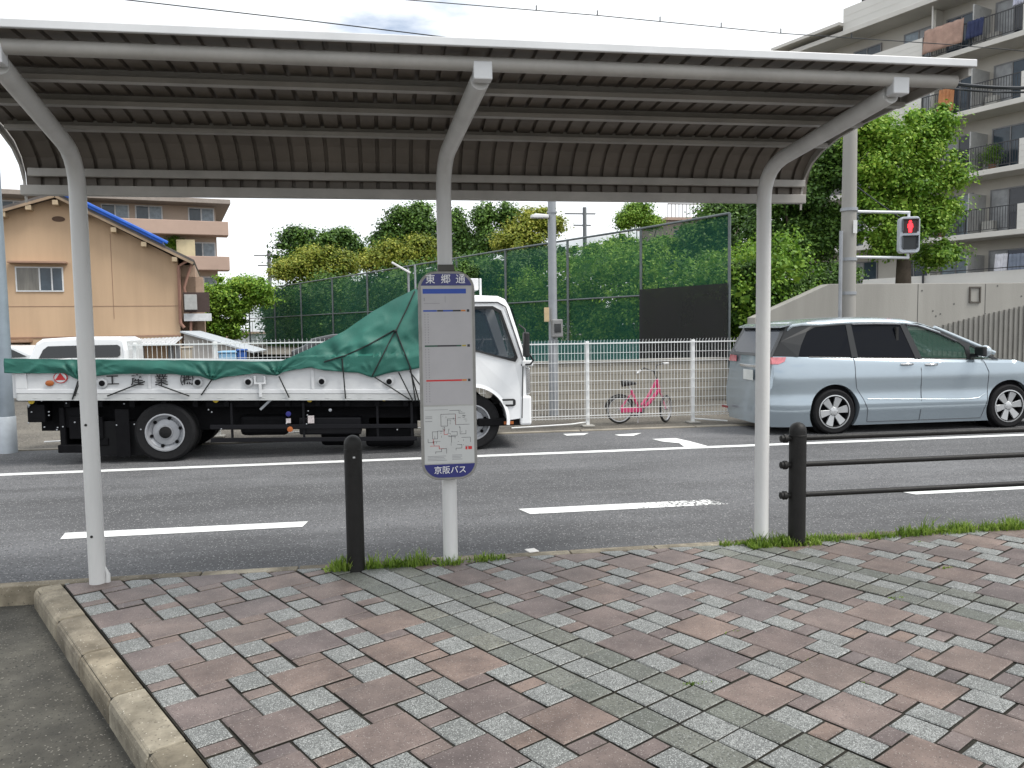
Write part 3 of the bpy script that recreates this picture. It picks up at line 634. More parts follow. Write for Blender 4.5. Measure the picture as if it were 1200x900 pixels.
# window opening right through both doors
wv = [(.62, 1.24), (.62, 1.80), (1.42, 1.80), (1.53, 1.74), (1.735, 1.13), (1.70, 1.075), (1.20, 1.215)]
cm = MB(); cm.prism(wv, lambda p: Vector((p[0], 9, p[1])), lambda p: Vector((p[0], 14, p[1]))); cuts.append(cm.build('cut', cw))
cm = MB(); cm.box(.56, 1.53, TY+.12, TF-.12, .8, 1.86); cuts.append(cm.build('cut', cw))
ws = [(1.5, 1.83), (1.74, 1.83), (1.95, 1.10), (1.5, 1.10)]
cm = MB(); cm.prism(ws, lambda p: Vector((p[0], TY+.16, p[1])), lambda p: Vector((p[0], TF-.16, p[1]))); cuts.append(cm.build('cut', cw))
boolean(cabo, cuts)
for c in cuts: bpy.data.objects.remove(c)
md = cabo.modifiers.new('bevel', 'BEVEL'); md.width = .012; md.segments = 2; md.limit_method = 'ANGLE'; md.angle_limit = R_(40)
glass = mat('cab_glass', (.015, .03, .045), .04, 0, 0, spec=.25, alpha=.72)
def leany(z): return .06*max(0, z-1.15)
frame_m = mat('window_rubber', (.012, .012, .013), .5)
def inset(poly, d):
    cx = sum(p[0] for p in poly)/len(poly); cz = sum(p[1] for p in poly)/len(poly)
    return [(p[0]+(cx-p[0])*d, p[1]+(cz-p[1])*d*1.3) for p in poly]
for sgn, yy in ((1, TY), (-1, TF)):
    f = MB(); o_ = inset(wv, -.03); i_ = inset(wv, .05); k = len(wv)
    vs = [(p[0], yy+sgn*(leany(p[1])-.006), p[1]) for p in o_] + [(p[0], yy+sgn*(leany(p[1])-.004), p[1]) for p in i_] + [(p[0], yy+sgn*(leany(p[1])+.03), p[1]) for p in i_]
    f.add(vs, [(j, (j+1) % k, k+(j+1) % k, k+j) for j in range(k)] + [(k+j, k+(j+1) % k, 2*k+(j+1) % k, 2*k+j) for j in range(k)])
    wo = f.build('door_window', frame_m, tk)
    f = MB(); f.add([(p[0], yy+sgn*(leany(p[1])+.018), p[1]) for p in inset(wv, .02)], [tuple(range(k))]); f.build('pane', glass, wo)
f = MB(); f.add([(1.705, TY+.15, 1.80), (1.705, TF-.15, 1.80), (1.885, TF-.15, 1.10), (1.885, TY+.15, 1.10)], [(0, 1, 2, 3)]); f.build('windscreen', glass, tk)
# door seam, handle, trim (thin raised strips on the flat side)
def strip(pts, mt, nm, wd=.008, yy=TY-.004, par=None):
    f = MB()
    for a, b in zip(pts, pts[1:]): f.bar((a[0], yy+leany(a[1]), a[1]), (b[0], yy+leany(b[1]), b[1]), wd, wd)
    return f.build(nm, mt, par or tk)
seam = mat('seam', (.05, .05, .055), .8)
strip([(.56, 1.86), (1.49, 1.865), (1.60, 1.80), (1.82, 1.10), (1.795, .30)], seam, 'door_seam', .014)
strip([(.56, 1.86), (.56, .62)], seam, 'door_seam', .014)
h = MB(); P = capsule(1.49, 1.71, .465, .565, .035, 4); h.prism(P, lambda p: Vector((p[0], TY-.02, p[1])), lambda p: Vector((p[0], TY+.01, p[1]))); sl_ = h.build('side_lamp', frame_m, tk, bevel=.005)
h = MB(); h.box(1.53, 1.67, TY-.026, TY-.019, .49, .54); h.build('lens', mat('clear_lens', (.55, .56, .56), .15), sl_, bevel=.004)
h = MB(); h.box(1.20, 1.80, TY+.02, TF-.02, .20, .30); h.build('step', blk, tk, bevel=.01)
h = MB(); h.box(1.55, 1.68, TY+.005, TY+.019, .22, .26); h.build('reflector', MATS['amber'], tk)
h = MB(); h.box(1.77, 1.93, TY-.01, TF+.01, .20, .60); h.build('front_bumper', cw, tk, bevel=.03)
h = MB(); h.box(1.865, 1.925, TY+.02, TY+.35, .62, .98); h.box(1.865, 1.925, TF-.35, TF-.02, .62, .98); h.build('headlight_housing', chrome, tk, bevel=.02)
h = MB()
for z in (.68, .76, .84, .92): h.box(1.885, 1.93, TY+.4, TF-.4, z, z+.03)
h.build('grille', mat('grille', (.3, .3, .31), .4), tk)
for z in (.70, .80, .90):
    pass
# wheel arch flare
h = MB(); A_ = [(1.13+.50*math.cos(R_(a)), ZR+.40+.50*math.sin(R_(a))) for a in range(-8, 189, 7)]; B_ = [(1.13+.455*math.cos(R_(a)), ZR+.40+.455*math.sin(R_(a))) for a in range(-8, 189, 7)]
h.add([(p[0], TY-.012, p[1]) for p in A_] + [(p[0], TY-.03, p[1]) for p in B_] + [(p[0], TY+.10, p[1]) for p in B_], [(i, i+1, len(A_)+i+1, len(A_)+i) for i in range(len(A_)-1)] + [(len(A_)+i, len(A_)+i+1, 2*len(A_)+i+1, 2*len(A_)+i) for i in range(len(A_)-1)])
h.build('wheel_arch', cw, tk, smooth=50)
# mirror
h = MB(); h.tube([(1.80, TY+.0, 1.02), (1.90, TY-.12, 1.03), (1.93, TY-.16, 1.08), (1.86, TY-.17, 1.2), (1.82, TY-.16, 1.5), (1.76, TY-.05, 1.56)], .013, 8); mo = h.build('mirror_arm', frame_m, tk, smooth=60)
h = MB(); h.box(1.80, 1.87, TY-.26, TY-.08, 1.13, 1.46); h.build('mirror', frame_m, mo, bevel=.02)
h = MB(); h.box(1.80, 1.95, TY-.06, TY+.06, 1.00, 1.08); h.build('mirror_bracket', cw, mo, bevel=.015)
# roof light box
h = MB(); c = at(548, 327, y=11.0); h.box(c.x-.02, c.x+.14, 10.9, 11.9, 2.04, 2.20); h.box(c.x+.02, c.x+.06, 11.0, 11.04, 1.96, 2.05); h.box(c.x+.02, c.x+.06, 11.7, 11.74, 1.96, 2.05); h.box(c.x+.15, c.x+.18, 10.9, 10.93, 1.96, 2.2); h.build('roof_deflector', cw, tk, bevel=.01)
# interior
h = MB()
for y in (TY+.30, TF-.75): h.box(.66, 1.1, y, y+.45, .85, 1.05); h.box(.60, .72, y, y+.45, 1.0, 1.55); h.box(.60, .70, y+.12, y+.33, 1.55, 1.72)
h.build('seats', mat('seat_grey', (.06, .06, .065), .9), tk, bevel=.04)
h = MB(); h.box(1.40, 1.75, TY+.14, TF-.14, .85, 1.10); h.build('dashboard', mat('dash', (.03, .03, .033), .7), tk, bevel=.04)
h = MB(); cc = Vector((1.36, 11.95, 1.20)); h.tube([cc+Vector((.10*math.cos(R_(a))*.9, .19*math.sin(R_(a)), .16*math.cos(R_(a)))) for a in range(0, 361, 15)], .014, 8, False); h.tube([cc, cc+Vector((.25, 0, -.15))], .02, 6); h.bar(cc+Vector((0, -.18, 0)), cc+Vector((0, .18, 0)), .03, .02); h.build('steering_wheel', mat('wheel_grey', (.12, .12, .12), .5), tk, smooth=60)

# ------------------------------------------------------------------ tarpaulin over the bed
top_px = [(0, 420), (94, 421.5), (200, 422), (300, 423.5), (330, 423), (347, 416), (375, 403), (403, 388), (436, 365), (466, 348), (488, 337), (493, 341)]
hem_px = [(4, 437), (40, 437.5), (75, 437), (94, 446), (110, 441), (135, 438), (200, 438), (235, 441), (249, 446), (262, 442), (300, 437.5), (325, 440), (331, 436), (347, 433), (365, 430.5), (380, 434), (420, 437), (436, 442.5), (452, 438), (475, 434), (493, 431)]
def lut(pp, Y):
    W = [at(a, b, y=Y) for a, b in pp]
    def f(x):
        if x <= W[0].x: return W[0].z
        for p, q in zip(W, W[1:]):
            if x <= q.x: return p.z+(q.z-p.z)*(x-p.x)/(q.x-p.x)
        return W[-1].z
    return f
ft, fh = lut(top_px, TY), lut(hem_px, TY-.03)
XA, XB = at(6, 430, y=TY).x, at(493, 400, y=TY).x
ties = [at(a, b, y=TY).x for a, b in ((94, 446), (249, 446), (325, 440), (436, 442), (403, 410))]
NX, NV = 300, 30
rows = []
for i in range(NX+1):
    x = XA+(XB-XA)*i/NX; zt, zh = ft(x), fh(x); col = []
    rise = max(0, zt-1.2)
    for j in range(NV+1):
        v = j/NV; z = zh+(zt-zh)*v
        y = TY-.035 + rise*.42*v**1.2*(1 if x < .3 else 1)
        # folds pulled towards the ties
        d = 0
        for tx in ties:
            dx = (x-tx)
            ang = math.atan2((z-(zh if abs(dx) < .5 else zh)), dx+1e-6)
            d += .020*math.exp(-(dx*dx)/.28)*math.sin(ang*9+tx*3)
        d += .035*noise.noise(Vector((x*1.6-z*1.2, z*2.6+x*.5, 3)))+.018*noise.noise(Vector((x*3.5+z*4, z*7-x*2.2, 9)))
        d += .016*math.sin((x*1.1+z*9)*2.2+noise.noise(Vector((x, z, 0)))*3)*min(1, rise*1.5+.25)*.6
        cr1 = 1-abs(noise.noise(Vector((x*1.9-z*2.4, z*3.0+x*.9, 7))))*2; cr2 = 1-abs(noise.noise(Vector((x*4.5+z*3.0, z*5.5-x*1.2, 2))))*2
        d += .034*max(0, cr1)**4*.6 + .014*max(0, cr2)**4*.5
        y -= d*(.25+.75*math.sin(math.pi*min(1, v*1.02+.05))) - .006
        if abs(z-zh) < .001: y += .01*math.sin(x*30)
        if z < 1.19: y = min(y, TY-.026)
        col.append(Vector((x, y, z+.006*noise.noise(Vector((x*5, 0, v*3)))*(1 if 0 < j < NV else 1))))
    # over the top and across to the far side
    yt = col[-1].y
    for j in range(1, 13):
        t = j/12; y = yt+(TF+.03-yt)*t
        sag = -.05*math.sin(math.pi*t)*(1 if rise < .05 else .3) + .02*noise.noise(Vector((x*2, y*2, 5)))
        col.append(Vector((x, y, zt-.085*t*(1 if rise < .1 else .6)+sag)))
    for j in range(1, 7):
        t = j/6; col.append(Vector((x, TF+.035+.01*noise.noise(Vector((x*3, t*2, 1))), zt-.085+(zh-zt+.085)*t)))
    rows.append(col)
tp = MB(); tp.grid(rows)
# closed end towards the cab
e0 = rows[-1]; e = MB()
tarp_m = mat('tarp_green', (.021, .118, .092), .55, 0, .22, 1.6, .25, 90, spec=.35)
tarp = thing('tarpaulin', 'green tarpaulin roped over the truck bed and rising to a peak behind the cab', 'tarpaulin', (-2, 11.5, 1.2))
tp.build('sheet', tarp_m, tarp, smooth=60, solid=.006)
n2_ = len(e0); e.add([Vector(p)+Vector((.004, 0, 0)) for p in e0], [tuple(range(n2_))]); e.build('end_flap', tarp_m, tarp)
rope = mat('rope', (.008, .010, .010), .8, amt=0)
def surf_y(x, z):
    k = min(NX, max(0, int((x-XA)/(XB-XA)*NX))); zt, zh = ft(x), fh(x); v = (z-zh)/max(.01, zt-zh)
    if v < 0: return TY-.03
    v = min(1, v); j = int(v*NV); return rows[k][j].y-.012
def roped(pts, r=.009):
    P3 = []
    for (a, b), (c, d) in zip(pts, pts[1:]):
        for t in range(9):
            u = t/8; p = at(a+(c-a)*u, b+(d-b)*u, y=TY-.02); P3.append(Vector((p.x, min(surf_y(p.x, p.z), TY-.02 if p.z < fh(p.x) else 99), p.z)))
    m_ = MB(); m_.tube([p for i, p in enumerate(P3) if i == 0 or (p-P3[i-1]).length > .004], r, 6); return m_.build('rope', rope, tarp, smooth=60)
for pts in ([(94, 446), (88, 464)], [(92, 446), (85, 468)], [(170, 447), (126, 464)], [(186, 451), (222, 464)], [(249, 444), (236, 463)], [(327, 441), (339, 466)], [(401, 420), (405, 467)],
            [(439, 442), (480, 468)], [(467, 436), (484, 470)], [(480, 431), (491, 470)], [(480, 435), (496, 456)], [(464, 388), (481, 431), (487, 470)], [(463, 388), (436, 441)], [(462, 387), (430, 405), (404, 417)], [(464, 388), (477, 362), (487, 340)], [(403, 417), (380, 424)]):
    roped(pts)
h = MB(); c = at(463.5, 388, y=TY); h.lathe([(.004, -.02), (.022, -.012), (.026, 0), (.022, .012), (.004, .02)], Matrix.Translation((c.x, surf_y(c.x, c.z)-.01, c.z)), 10); h.build('knot', rope, tarp, smooth=60)

# ------------------------------------------------------------------ minivan
VY, VC, VW = 10.85, 11.72, .87
van = thing('minivan', 'pale blue minivan with dark rear windows parked on the right', 'minivan', (7.9, VC, ZR))
vp = mat('van_paint', (.35, .412, .46), .2, .5, .02, 2, coat=.8)
vroof = [(5.62, 1.06), (5.70, 1.20), (5.80, 1.36), (5.90, 1.475), (6.05, 1.53), (6.4, 1.56), (6.8, 1.585), (7.3, 1.585), (7.8, 1.565), (8.1, 1.50), (8.35, 1.41), (8.7, 1.27), (9.05, 1.115), (9.35, .985), (9.6, .90), (9.85, .83), (10.1, .72), (10.25, .58), (10.33, .40), (10.33, .22)]
def roofz(x):
    for p, q in zip(vroof, vroof[1:]):
        if x <= q[0]: return p[1]+(q[1]-p[1])*max(0, (x-p[0])/(q[0]-p[0]+1e-9))
    return vroof[-1][1]
def beltz(x): return 1.045-.032*(x-5.6)
def hw(x, z):
    """half width of the body at station x and height z"""
    e = 1.0
    if x < 6.1: t = (6.1-x)/.6; e -= .17*t**2.4
    if x > 9.5: t = (x-9.5)/.85; e -= .30*max(0, t)**2
    b = VW*e
    if z < .25: b -= .05*(.25-z)/.25
    b += .014*math.exp(-((z-.30)/.07)**2)-.012*math.exp(-((z-.52)/.12)**2)
    if z > .62: b -= .085*((z-.62)/.42)**2.4 if z < beltz(x) else .085
    bz_ = beltz(x)
    if z > bz_: b -= .30*(z-bz_)**1.15-.01
    return b
def rear_x(z):
    if z > 1.05: return 5.62+(z-1.05)*.58
    if z > .62: return 5.60+(z-.62)*.05
    if z > .5: return 5.60-(.62-z)*.5
    return 5.54+(.02 if z > .1 else .05)
def front_x(z):
    for p, q in zip(vroof[::-1], vroof[::-1][1:]):
        if z <= q[1]: return p[0]+(q[0]-p[0])*max(0, (z-p[1])/(q[1]-p[1]+1e-9))
    return 7.8
# body shell: sections along x (param 0..1 between rear and front at each height)
NS, HS = 90, [-.0, .06, .14, .22, .27, .33, .39, .45, .52, .6, .7, .8, .9, 1.0]
g = MB(); P = []
us = [i/NS for i in range(NS+1)]
def lowtop(x): return min(beltz(x), roofz(x))
secs = []
for u in us:
    xb = 5.49+(10.33-5.49)*u; top = lowtop(xb); row = []
    for k, hfrac in enumerate([0, .05, .12, .2, .27, .33, .4, .48, .58, .68, .78, .88, .95, 1]):
        z = 0.0+top*hfrac; xr = rear_x(z); xf = front_x(min(z, top)); x = xr+(max(xf, 9.0)-xr)*u if False else xb
        x = max(x, xr)
        row.append((x, z))
    secs.append(row)
vs = []; nr = len(secs[0])
full = []
for row in secs:
    L_ = [Vector((x, VC-hw(x, z), z)) for x, z in row]
    x, z = row[-1]; cr = []
    L_ += [Vector((x, VC-hw(x, z)*f, z+.035*(1-f*f)*min(1, (x-9)/.8 if x > 9 else 0))) for f in (.9, .6, .3, 0, -.3, -.6, -.9)] if x > 8.6 else [Vector((x, VC-hw(x, z)*f, z)) for f in (.9, .6, .3, 0, -.3, -.6, -.9)]
    L_ += [Vector((x, VC+hw(x, z), z)) for x, z in row[::-1]]
    L_ += [Vector((row[0][0], VC+hw(*row[0])*f, 0)) for f in (.6, 0, -.6)]
    full.append(L_)
n = len(full[0])
for L_ in full: vs += L_
fs = [(i*n+k, i*n+(k+1) % n, (i+1)*n+(k+1) % n, (i+1)*n+k) for i in range(NS) for k in range(n)] + [tuple(range(n)), tuple(range(NS*n, (NS+1)*n))]
g.add(vs, fs); body = g.build('body', vp, van, fixn=True)
cuts = []
WR, WF, WRAD = 6.53, 9.43, .335
for wx in (WR, WF):
    for sgn in (-1, 1):
        cm = MB(); cm.lathe([(.395, -.32), (.395, .32)], Matrix.Translation((wx, VC+sgn*VW, ZR+.345)) @ rotx(R_(90)), 48); cuts.append(cm.build('cut', vp))
cm = MB(); cm.box(7.62, 9.2, VC-.72, VC+.72, .55, 1.3); cuts.append(cm.build('cut', vp))
boolean(body, cuts)
for c in cuts: bpy.data.objects.remove(c)
body.data.polygons.foreach_set('use_smooth', [True]*len(body.data.polygons)); body.data.set_sharp_from_angle(angle=R_(32))
for wx in (WR, WF):
    for sgn in (-1, 1):
        h = MB(); h.lathe([(.39, -.0), (.39, .3)], Matrix.Translation((wx, VC+sgn*(VW-.10)+(.0 if sgn > 0 else .0), ZR+.345)) @ rotx(R_(90*(-sgn))) @ Matrix.Translation((0, 0, -.30)), 40); h.build('wheel_well', blk, van)
# greenhouse
def gy(x, z, off=0): return VC-hw(x, z)-off
def topz(x): return roofz(x)-.075*min(1, max(.25, (x-5.8)/.5))
gh_st = []
roofm = vp
g = MB(); rows = []
xs_ = [5.86, 5.95, 6.1, 6.4, 6.7, 7.0, 7.3, 7.6, 7.8, 7.95, 8.1, 8.22, 8.35]
for x in xs_:
    zr = roofz(x); t = topz(x); w0 = hw(x, t)
    L_ = [Vector((x, VC-w0, t)), Vector((x, VC-w0+.015, t+.035)), Vector((x, VC-w0+.07, zr-.012)), Vector((x, VC-w0*.6, zr+.012)), Vector((x, VC, zr+.022))]
    L_ += [Vector((p.x, 2*VC-p.y, p.z)) for p in L_[-2::-1]]; rows.append(L_)
g.grid(rows); g.build('roof', mat('van_roof', (.44, .50, .54), .2, .35, .02, 2, coat=.7), van, smooth=45, solid=.02)
spo = MB(); spo.grid([[Vector((5.74, VC+f*.70, 1.475)) for f in (-1, -.5, 0, .5, 1)], [Vector((5.90, VC+f*.74, 1.515)) for f in (-1, -.5, 0, .5, 1)]]); spo.build('spoiler', MATS['van_roof'], van, solid=.025)
trim = mat('van_trim', (.012, .013, .014), .35)
def side_patch(name, poly, mt, off, par=None, both=True, nsub=10):
    """a thin panel lying on the body side inside a polygon of (x, z)"""
    obs = []
    for sgn in ((1, -1) if both else (1,)):
        h = MB(); pts = []
        for a, b in zip(poly, poly[1:]+poly[:1]):
            for t in range(4): pts.append((a[0]+(b[0]-a[0])*t/4, a[1]+(b[1]-a[1])*t/4))
        h.add([(x, VC-sgn*(hw(x, z)+off), z) for x, z in pts], [tuple(range(len(pts)))])
        o = h.build(name, mt, par or van, solid=.004); obs.append(o)
    return obs
bl = lambda x: beltz(x)+.004
vg = mat('van_glass_dark', (.004, .005, .008), .08, 0, 0, spec=.14); vgf = mat('van_glass_clear', (.03, .075, .055), .05, 0, 0, spec=.2, alpha=.55)
# black band behind the glass then the panes
rear_q = [(5.98, bl(5.98)+.01), (6.04, 1.20), (6.16, 1.40), (6.3, 1.465), (6.80, 1.495), (6.83, bl(6.83)+.01)]
mid_q = [(6.93, bl(6.93)+.01), (6.89, 1.495), (7.70, 1.485), (7.87, bl(7.87)+.012)]
front_q = [(7.98, bl(7.98)+.012), (7.80, 1.475), (7.97, 1.465), (8.3, 1.355), (8.62, 1.21), (8.72, 1.13), (8.74, bl(8.74)+.012)]
qrt_q = [(8.80, bl(8.8)+.012), (8.80, 1.13), (8.83, 1.15), (9.18, bl(9.18)+.014)]
band = [(5.64, bl(5.64)), (5.74, 1.22), (5.90, 1.44), (6.1, 1.475), (6.8, 1.515), (7.6, 1.508), (7.95, 1.478), (8.3, 1.375), (8.75, 1.18), (9.22, bl(9.22)), (8.5, bl(8.5)), (7.5, bl(7.5)), (6.5, bl(6.5))]
for sgn in (1, -1):
    # pillars as separate dark bars on the glasshouse side
    h = MB()
    def Y(x, z, o=0): return VC-sgn*(hw(x, z)+o)
    def quadp(pp, o=0.0): h.add([(x, Y(x, z, o), z) for x, z in pp], [tuple(range(len(pp)))])
    quadp([(5.60, bl(5.6)), (5.98, bl(5.98)), (6.04, 1.20), (6.16, 1.40), (6.3, 1.465), (6.3, 1.51), (5.87, 1.50), (5.74, 1.26)])
    quadp([(6.3, 1.465), (6.80, 1.495), (6.8, 1.525), (6.3, 1.51)]); quadp([(6.83, bl(6.83)), (6.93, bl(6.93)), (6.89, 1.525), (6.80, 1.525)])
    quadp([(6.89, 1.49), (7.70, 1.48), (7.75, 1.52), (6.89, 1.525)]); quadp([(7.87, bl(7.87)), (7.98, bl(7.98)), (7.80, 1.475), (7.8, 1.51), (7.70, 1.51), (7.70, 1.48)])
    quadp([(7.80, 1.475), (7.97, 1.465), (8.3, 1.355), (8.62, 1.21), (8.7, 1.22), (8.32, 1.40), (8.0, 1.5), (7.8, 1.515)])
    quadp([(8.62, 1.21), (8.72, 1.13), (8.74, bl(8.74)), (8.80, bl(8.8)), (8.80, 1.13), (8.83, 1.15), (8.7, 1.22)])
    quadp([(8.83, 1.15), (9.18, bl(9.18)), (9.28, bl(9.28)), (8.7, 1.22)])
    h.build('pillar', trim, van, solid=.012)
for q, mt in ((rear_q, vg), (mid_q, vg), (front_q, vgf), (qrt_q, vgf)): side_patch('side_window', q, mt, -.006)
# visors and mouldings
for sgn in (1, -1):
    h = MB(); h.tube([(x, VC-sgn*(hw(x, z)+.012), z) for x, z in [(6.9, 1.497), (7.3, 1.50), (7.70, 1.487)]], .014, 6); h.tube([(x, VC-sgn*(hw(x, z)+.012), z) for x, z in [(7.80, 1.482), (7.98, 1.465), (8.3, 1.355), (8.60, 1.215)]], .014, 6); h.build('window_visor', mat('visor', (.09, .09, .10), .25), van, smooth=60)
    h = MB(); h.tube([(x, VC-sgn*(hw(x, z)+.004), z) for x, z in [(7.05, .39), (7.9, .365), (8.70, .345), (8.88, .36), (9.0, .42)]], .006, 6); h.build('side_moulding', mat('van_strip', (.58, .64, .67), .2, .3), van, smooth=60)
    h = MB(); h.tube([(x, VC-sgn*(hw(x, z)+.0), z) for x, z in [(6.15+k*.3, beltz(6.15+k*.3)-.0) for k in range(10)]], .008, 6); h.build('belt_moulding', trim, van)
def seamline(pts, r=.0045):
    for sgn in (1, -1):
        h = MB(); P_ = []
        for a, b in zip(pts, pts[1:]):
            for t in range(6): P_.append((a[0]+(b[0]-a[0])*t/6, a[1]+(b[1]-a[1])*t/6))
        P_.append(pts[-1]); h.tube([(x, VC-sgn*(hw(x, z)+.0005), z) for x, z in P_], r, 5); h.build('panel_gap', seam, van)
seamline([(6.86, bl(6.86)), (6.855, .72), (6.88, .55), (6.98, .40), (7.06, .22), (7.07, .05)])
seamline([(7.93, bl(7.93)), (7.93, .04)]); seamline([(8.98, bl(8.98)), (9.06, .75), (9.04, .35), (8.97, .06)]); seamline([(7.07, .045), (8.97, .045)])
for hx in (7.70, 8.10):
    for sgn in (1, -1):
        z = .895-.032*(hx-7.7)*1; h = MB(); h.tube([(hx+dx, VC-sgn*(hw(hx, z)+o), z) for dx, o in ((-.095, .0), (-.08, .025), (0, .036), (.08, .025), (.095, 0))], [.012, .018, .02, .018, .012], 8); h.build('door_handle', chrome, van, smooth=60)
def alloy_wheel(x, sgn, par, R=WRAD):
    Mw = Matrix.Translation((x, VC+sgn*(VW-.115), ZR+R)) @ rotx(R_(90*(-sgn)))
    h = MB(); h.lathe([(R*.66, -.10), (R*.92, -.108), (R*.985, -.09), (R, -.06), (R, .06), (R*.985, .09), (R*.92, .108), (R*.66, .10)], Mw, 40, loop=True); wo = h.build('wheel', tyre, par, smooth=35)
    h = MB(); h.lathe([(R*.74, .085), (R*.745, .108), (R*.70, .11), (R*.67, .05), (R*.66, -.05)], Mw, 40, cap=False); ro = h.build('rim', alloy, wo, smooth=35)
    h = MB(); h.lathe([(R*.66, .0), (R*.66, .01)], Mw, 30); h.build('brake_shadow', blk, wo)
    h = MB()
    for k in range(6):
        a = R_(60*k+10); M1 = Mw @ Matrix.Rotation(a, 4, 'Z')
        pr_ = [(R*.13, -.032, .085), (R*.13, .032, .085), (R*.71, .062, .098), (R*.71, -.062, .098)]; pf = [(p, q, z-.03) for p, q, z in pr_]
        h.add([M1 @ Vector(p) for p in pr_+pf], [(0, 1, 2, 3), (4, 7, 6, 5), (0, 4, 5, 1), (1, 5, 6, 2), (2, 6, 7, 3), (3, 7, 4, 0)])
    h.lathe([(R*.20, .06), (R*.20, .09), (R*.12, .10), (.002, .10)], Mw, 20); h.build('spokes', alloy, wo, smooth=35, bevel=.004)
    h = MB()
    for k in range(6): a = R_(60*k+40); h.lathe([(.012, .088), (.012, .094), (.006, .095)], Mw @ Matrix.Translation((R*.15*math.cos(a), R*.15*math.sin(a), 0)), 8)
    h.build('wheel_nuts', blk, wo)
for wx in (WR, WF):
    for sgn in (-1, 1): alloy_wheel(wx, sgn, van)
# rear: glass, lamps, plate, bumper detail
h = MB(); h.add([(5.615, VC-.66, 1.08), (5.615, VC+.66, 1.08), (5.80, VC+.60, 1.43), (5.80, VC-.60, 1.43)], [(0, 1, 2, 3)]); h.build('rear_window', mat('rear_glass', (.03, .035, .045), .06, 0, 0, spec=.5), van, solid=.006)
h = MB(); h.add([(5.60, VC-.75, 1.04), (5.60, VC+.75, 1.04), (5.62, VC+.68, 1.08), (5.62, VC-.68, 1.08)], [(0, 1, 2, 3)]); h.add([(5.60, VC-.74, 1.04), (5.62, VC-.66, 1.08), (5.80, VC-.60, 1.43), (5.84, VC-.7, 1.49)], [(0, 1, 2, 3)]); h.add([(5.60, VC+.74, 1.04), (5.62, VC+.66, 1.08), (5.80, VC+.60, 1.43), (5.84, VC+.7, 1.49)], [(0, 1, 2, 3)]); h.add([(5.80, VC-.62, 1.42), (5.80, VC+.62, 1.42), (5.86, VC+.7, 1.50), (5.86, VC-.7, 1.50)], [(0, 1, 2, 3)]); h.build('tailgate_frame', trim, van, solid=.01)
for sgn in (1, -1):
    h = MB(); pts = [(5.60, .93), (5.60, 1.03), (5.80, 1.03), (5.77, .97), (5.68, .93)]
    h.add([(x, VC-sgn*(hw(x, z)+.008), z) for x, z in pts]+[(5.585, VC-sgn*.45, 1.03), (5.585, VC-sgn*.45, .93)], [(0, 1, 2, 3, 4), (1, 0, 6, 5)]); h.build('tail_light', mat('tail_red', (.55, .16, .18), .12, 0, .3, 20, coat=.8), van, solid=.012)
    h = MB(); h.box(5.462, 5.48, VC-sgn*.62-.1, VC-sgn*.62+.1, .17, .20); h.build('rear_reflector', mat('refl_red', (.25, .02, .03), .3), van)
h = MB(); h.box(5.575, 5.592, VC-.3, VC+.3, .86, .90); h.build('tailgate_garnish', chrome, van, bevel=.004)
h = MB(); h.box(5.57, 5.582, VC-.165, VC+.165, .66, .82); h.build('number_plate', mat('plate', (.6, .62, .6), .5), van, bevel=.003)
h = MB(); h.tube([(5.63, VC-.1, 1.10), (5.66, VC+.35, 1.14)], .008, 6); h.build('rear_wiper', trim, van)
# windscreen, mirror, headlights
h = MB(); h.add([(8.36, VC-.58, 1.39), (8.36, VC+.58, 1.39), (9.22, VC+.70, 1.03), (9.22, VC-.70, 1.03)], [(0, 1, 2, 3)]); h.build('windscreen', vgf, van, solid=.006)
for sgn in (1, -1):
    h = MB(); h.tube([(8.30, VC-sgn*.62, 1.435), (8.7, VC-sgn*.655, 1.27), (9.25, VC-sgn*.74, 1.03)], .032, 8); h.build('front_pillar', MATS['van_roof'], van, smooth=60)
    h = MB(); h.lathe([(.01, -.09), (.07, -.08), (.095, -.03), (.095, .03), (.07, .08), (.01, .09)], Matrix.Translation((8.90, VC-sgn*(VW+.09), 1.07)) @ rotx(R_(90)) @ Matrix.Diagonal((.75, .95, 1, 1)), 18); mo = h.build('door_mirror', MATS['van_roof'], van, smooth=60)
    h = MB(); h.box(8.80, 8.865, VC-sgn*(VW+.09)-.10, VC-sgn*(VW+.09)+.10, .99, 1.14); h.build('mirror_housing', trim, mo, bevel=.02)
    h = MB(); h.box(8.80, 8.9, min(VC-sgn*VW*.9, VC-sgn*(VW+.05)), max(VC-sgn*VW*.9, VC-sgn*(VW+.05)), .98, 1.03); h.build('mirror_foot', trim, mo)
    h = MB(); h.add([(x, VC-sgn*(hw(x, z)+.006), z) for x, z in [(9.85, .78), (10.12, .66), (10.2, .56), (9.95, .60)]], [(0, 1, 2, 3)]); h.build('headlight', mat('headlamp', (.6, .62, .64), .1, .2), van, solid=.01)
h = MB()
for y in (VC-.62, VC+.14): h.box(7.75, 8.25, y, y+.48, .55, .72); h.box(7.70, 7.86, y, y+.48, .7, 1.16); h.box(7.71, 7.82, y+.12, y+.36, 1.16, 1.32)
h.build('seats', mat('van_seat', (.25, .25, .22), .9), van, bevel=.04)
h = MB(); h.box(8.60, 9.18, VC-.70, VC+.70, .56, .95); h.build('dashboard', mat('van_dash', (.07, .07, .06), .7), van, bevel=.05)
h = MB(); cc = Vector((8.42, VC+.36, .98)); h.tube([cc+Vector((.09*math.cos(R_(a)), .17*math.sin(R_(a)), .14*math.cos(R_(a)))) for a in range(0, 361, 15)], .014, 8, False); h.tube([cc, cc+Vector((.25, 0, -.12))], .025, 6); h.bar(cc+Vector((0, -.16, 0)), cc+Vector((0, .16, 0)), .035, .02); h.build('steering_wheel', trim, van, smooth=60)
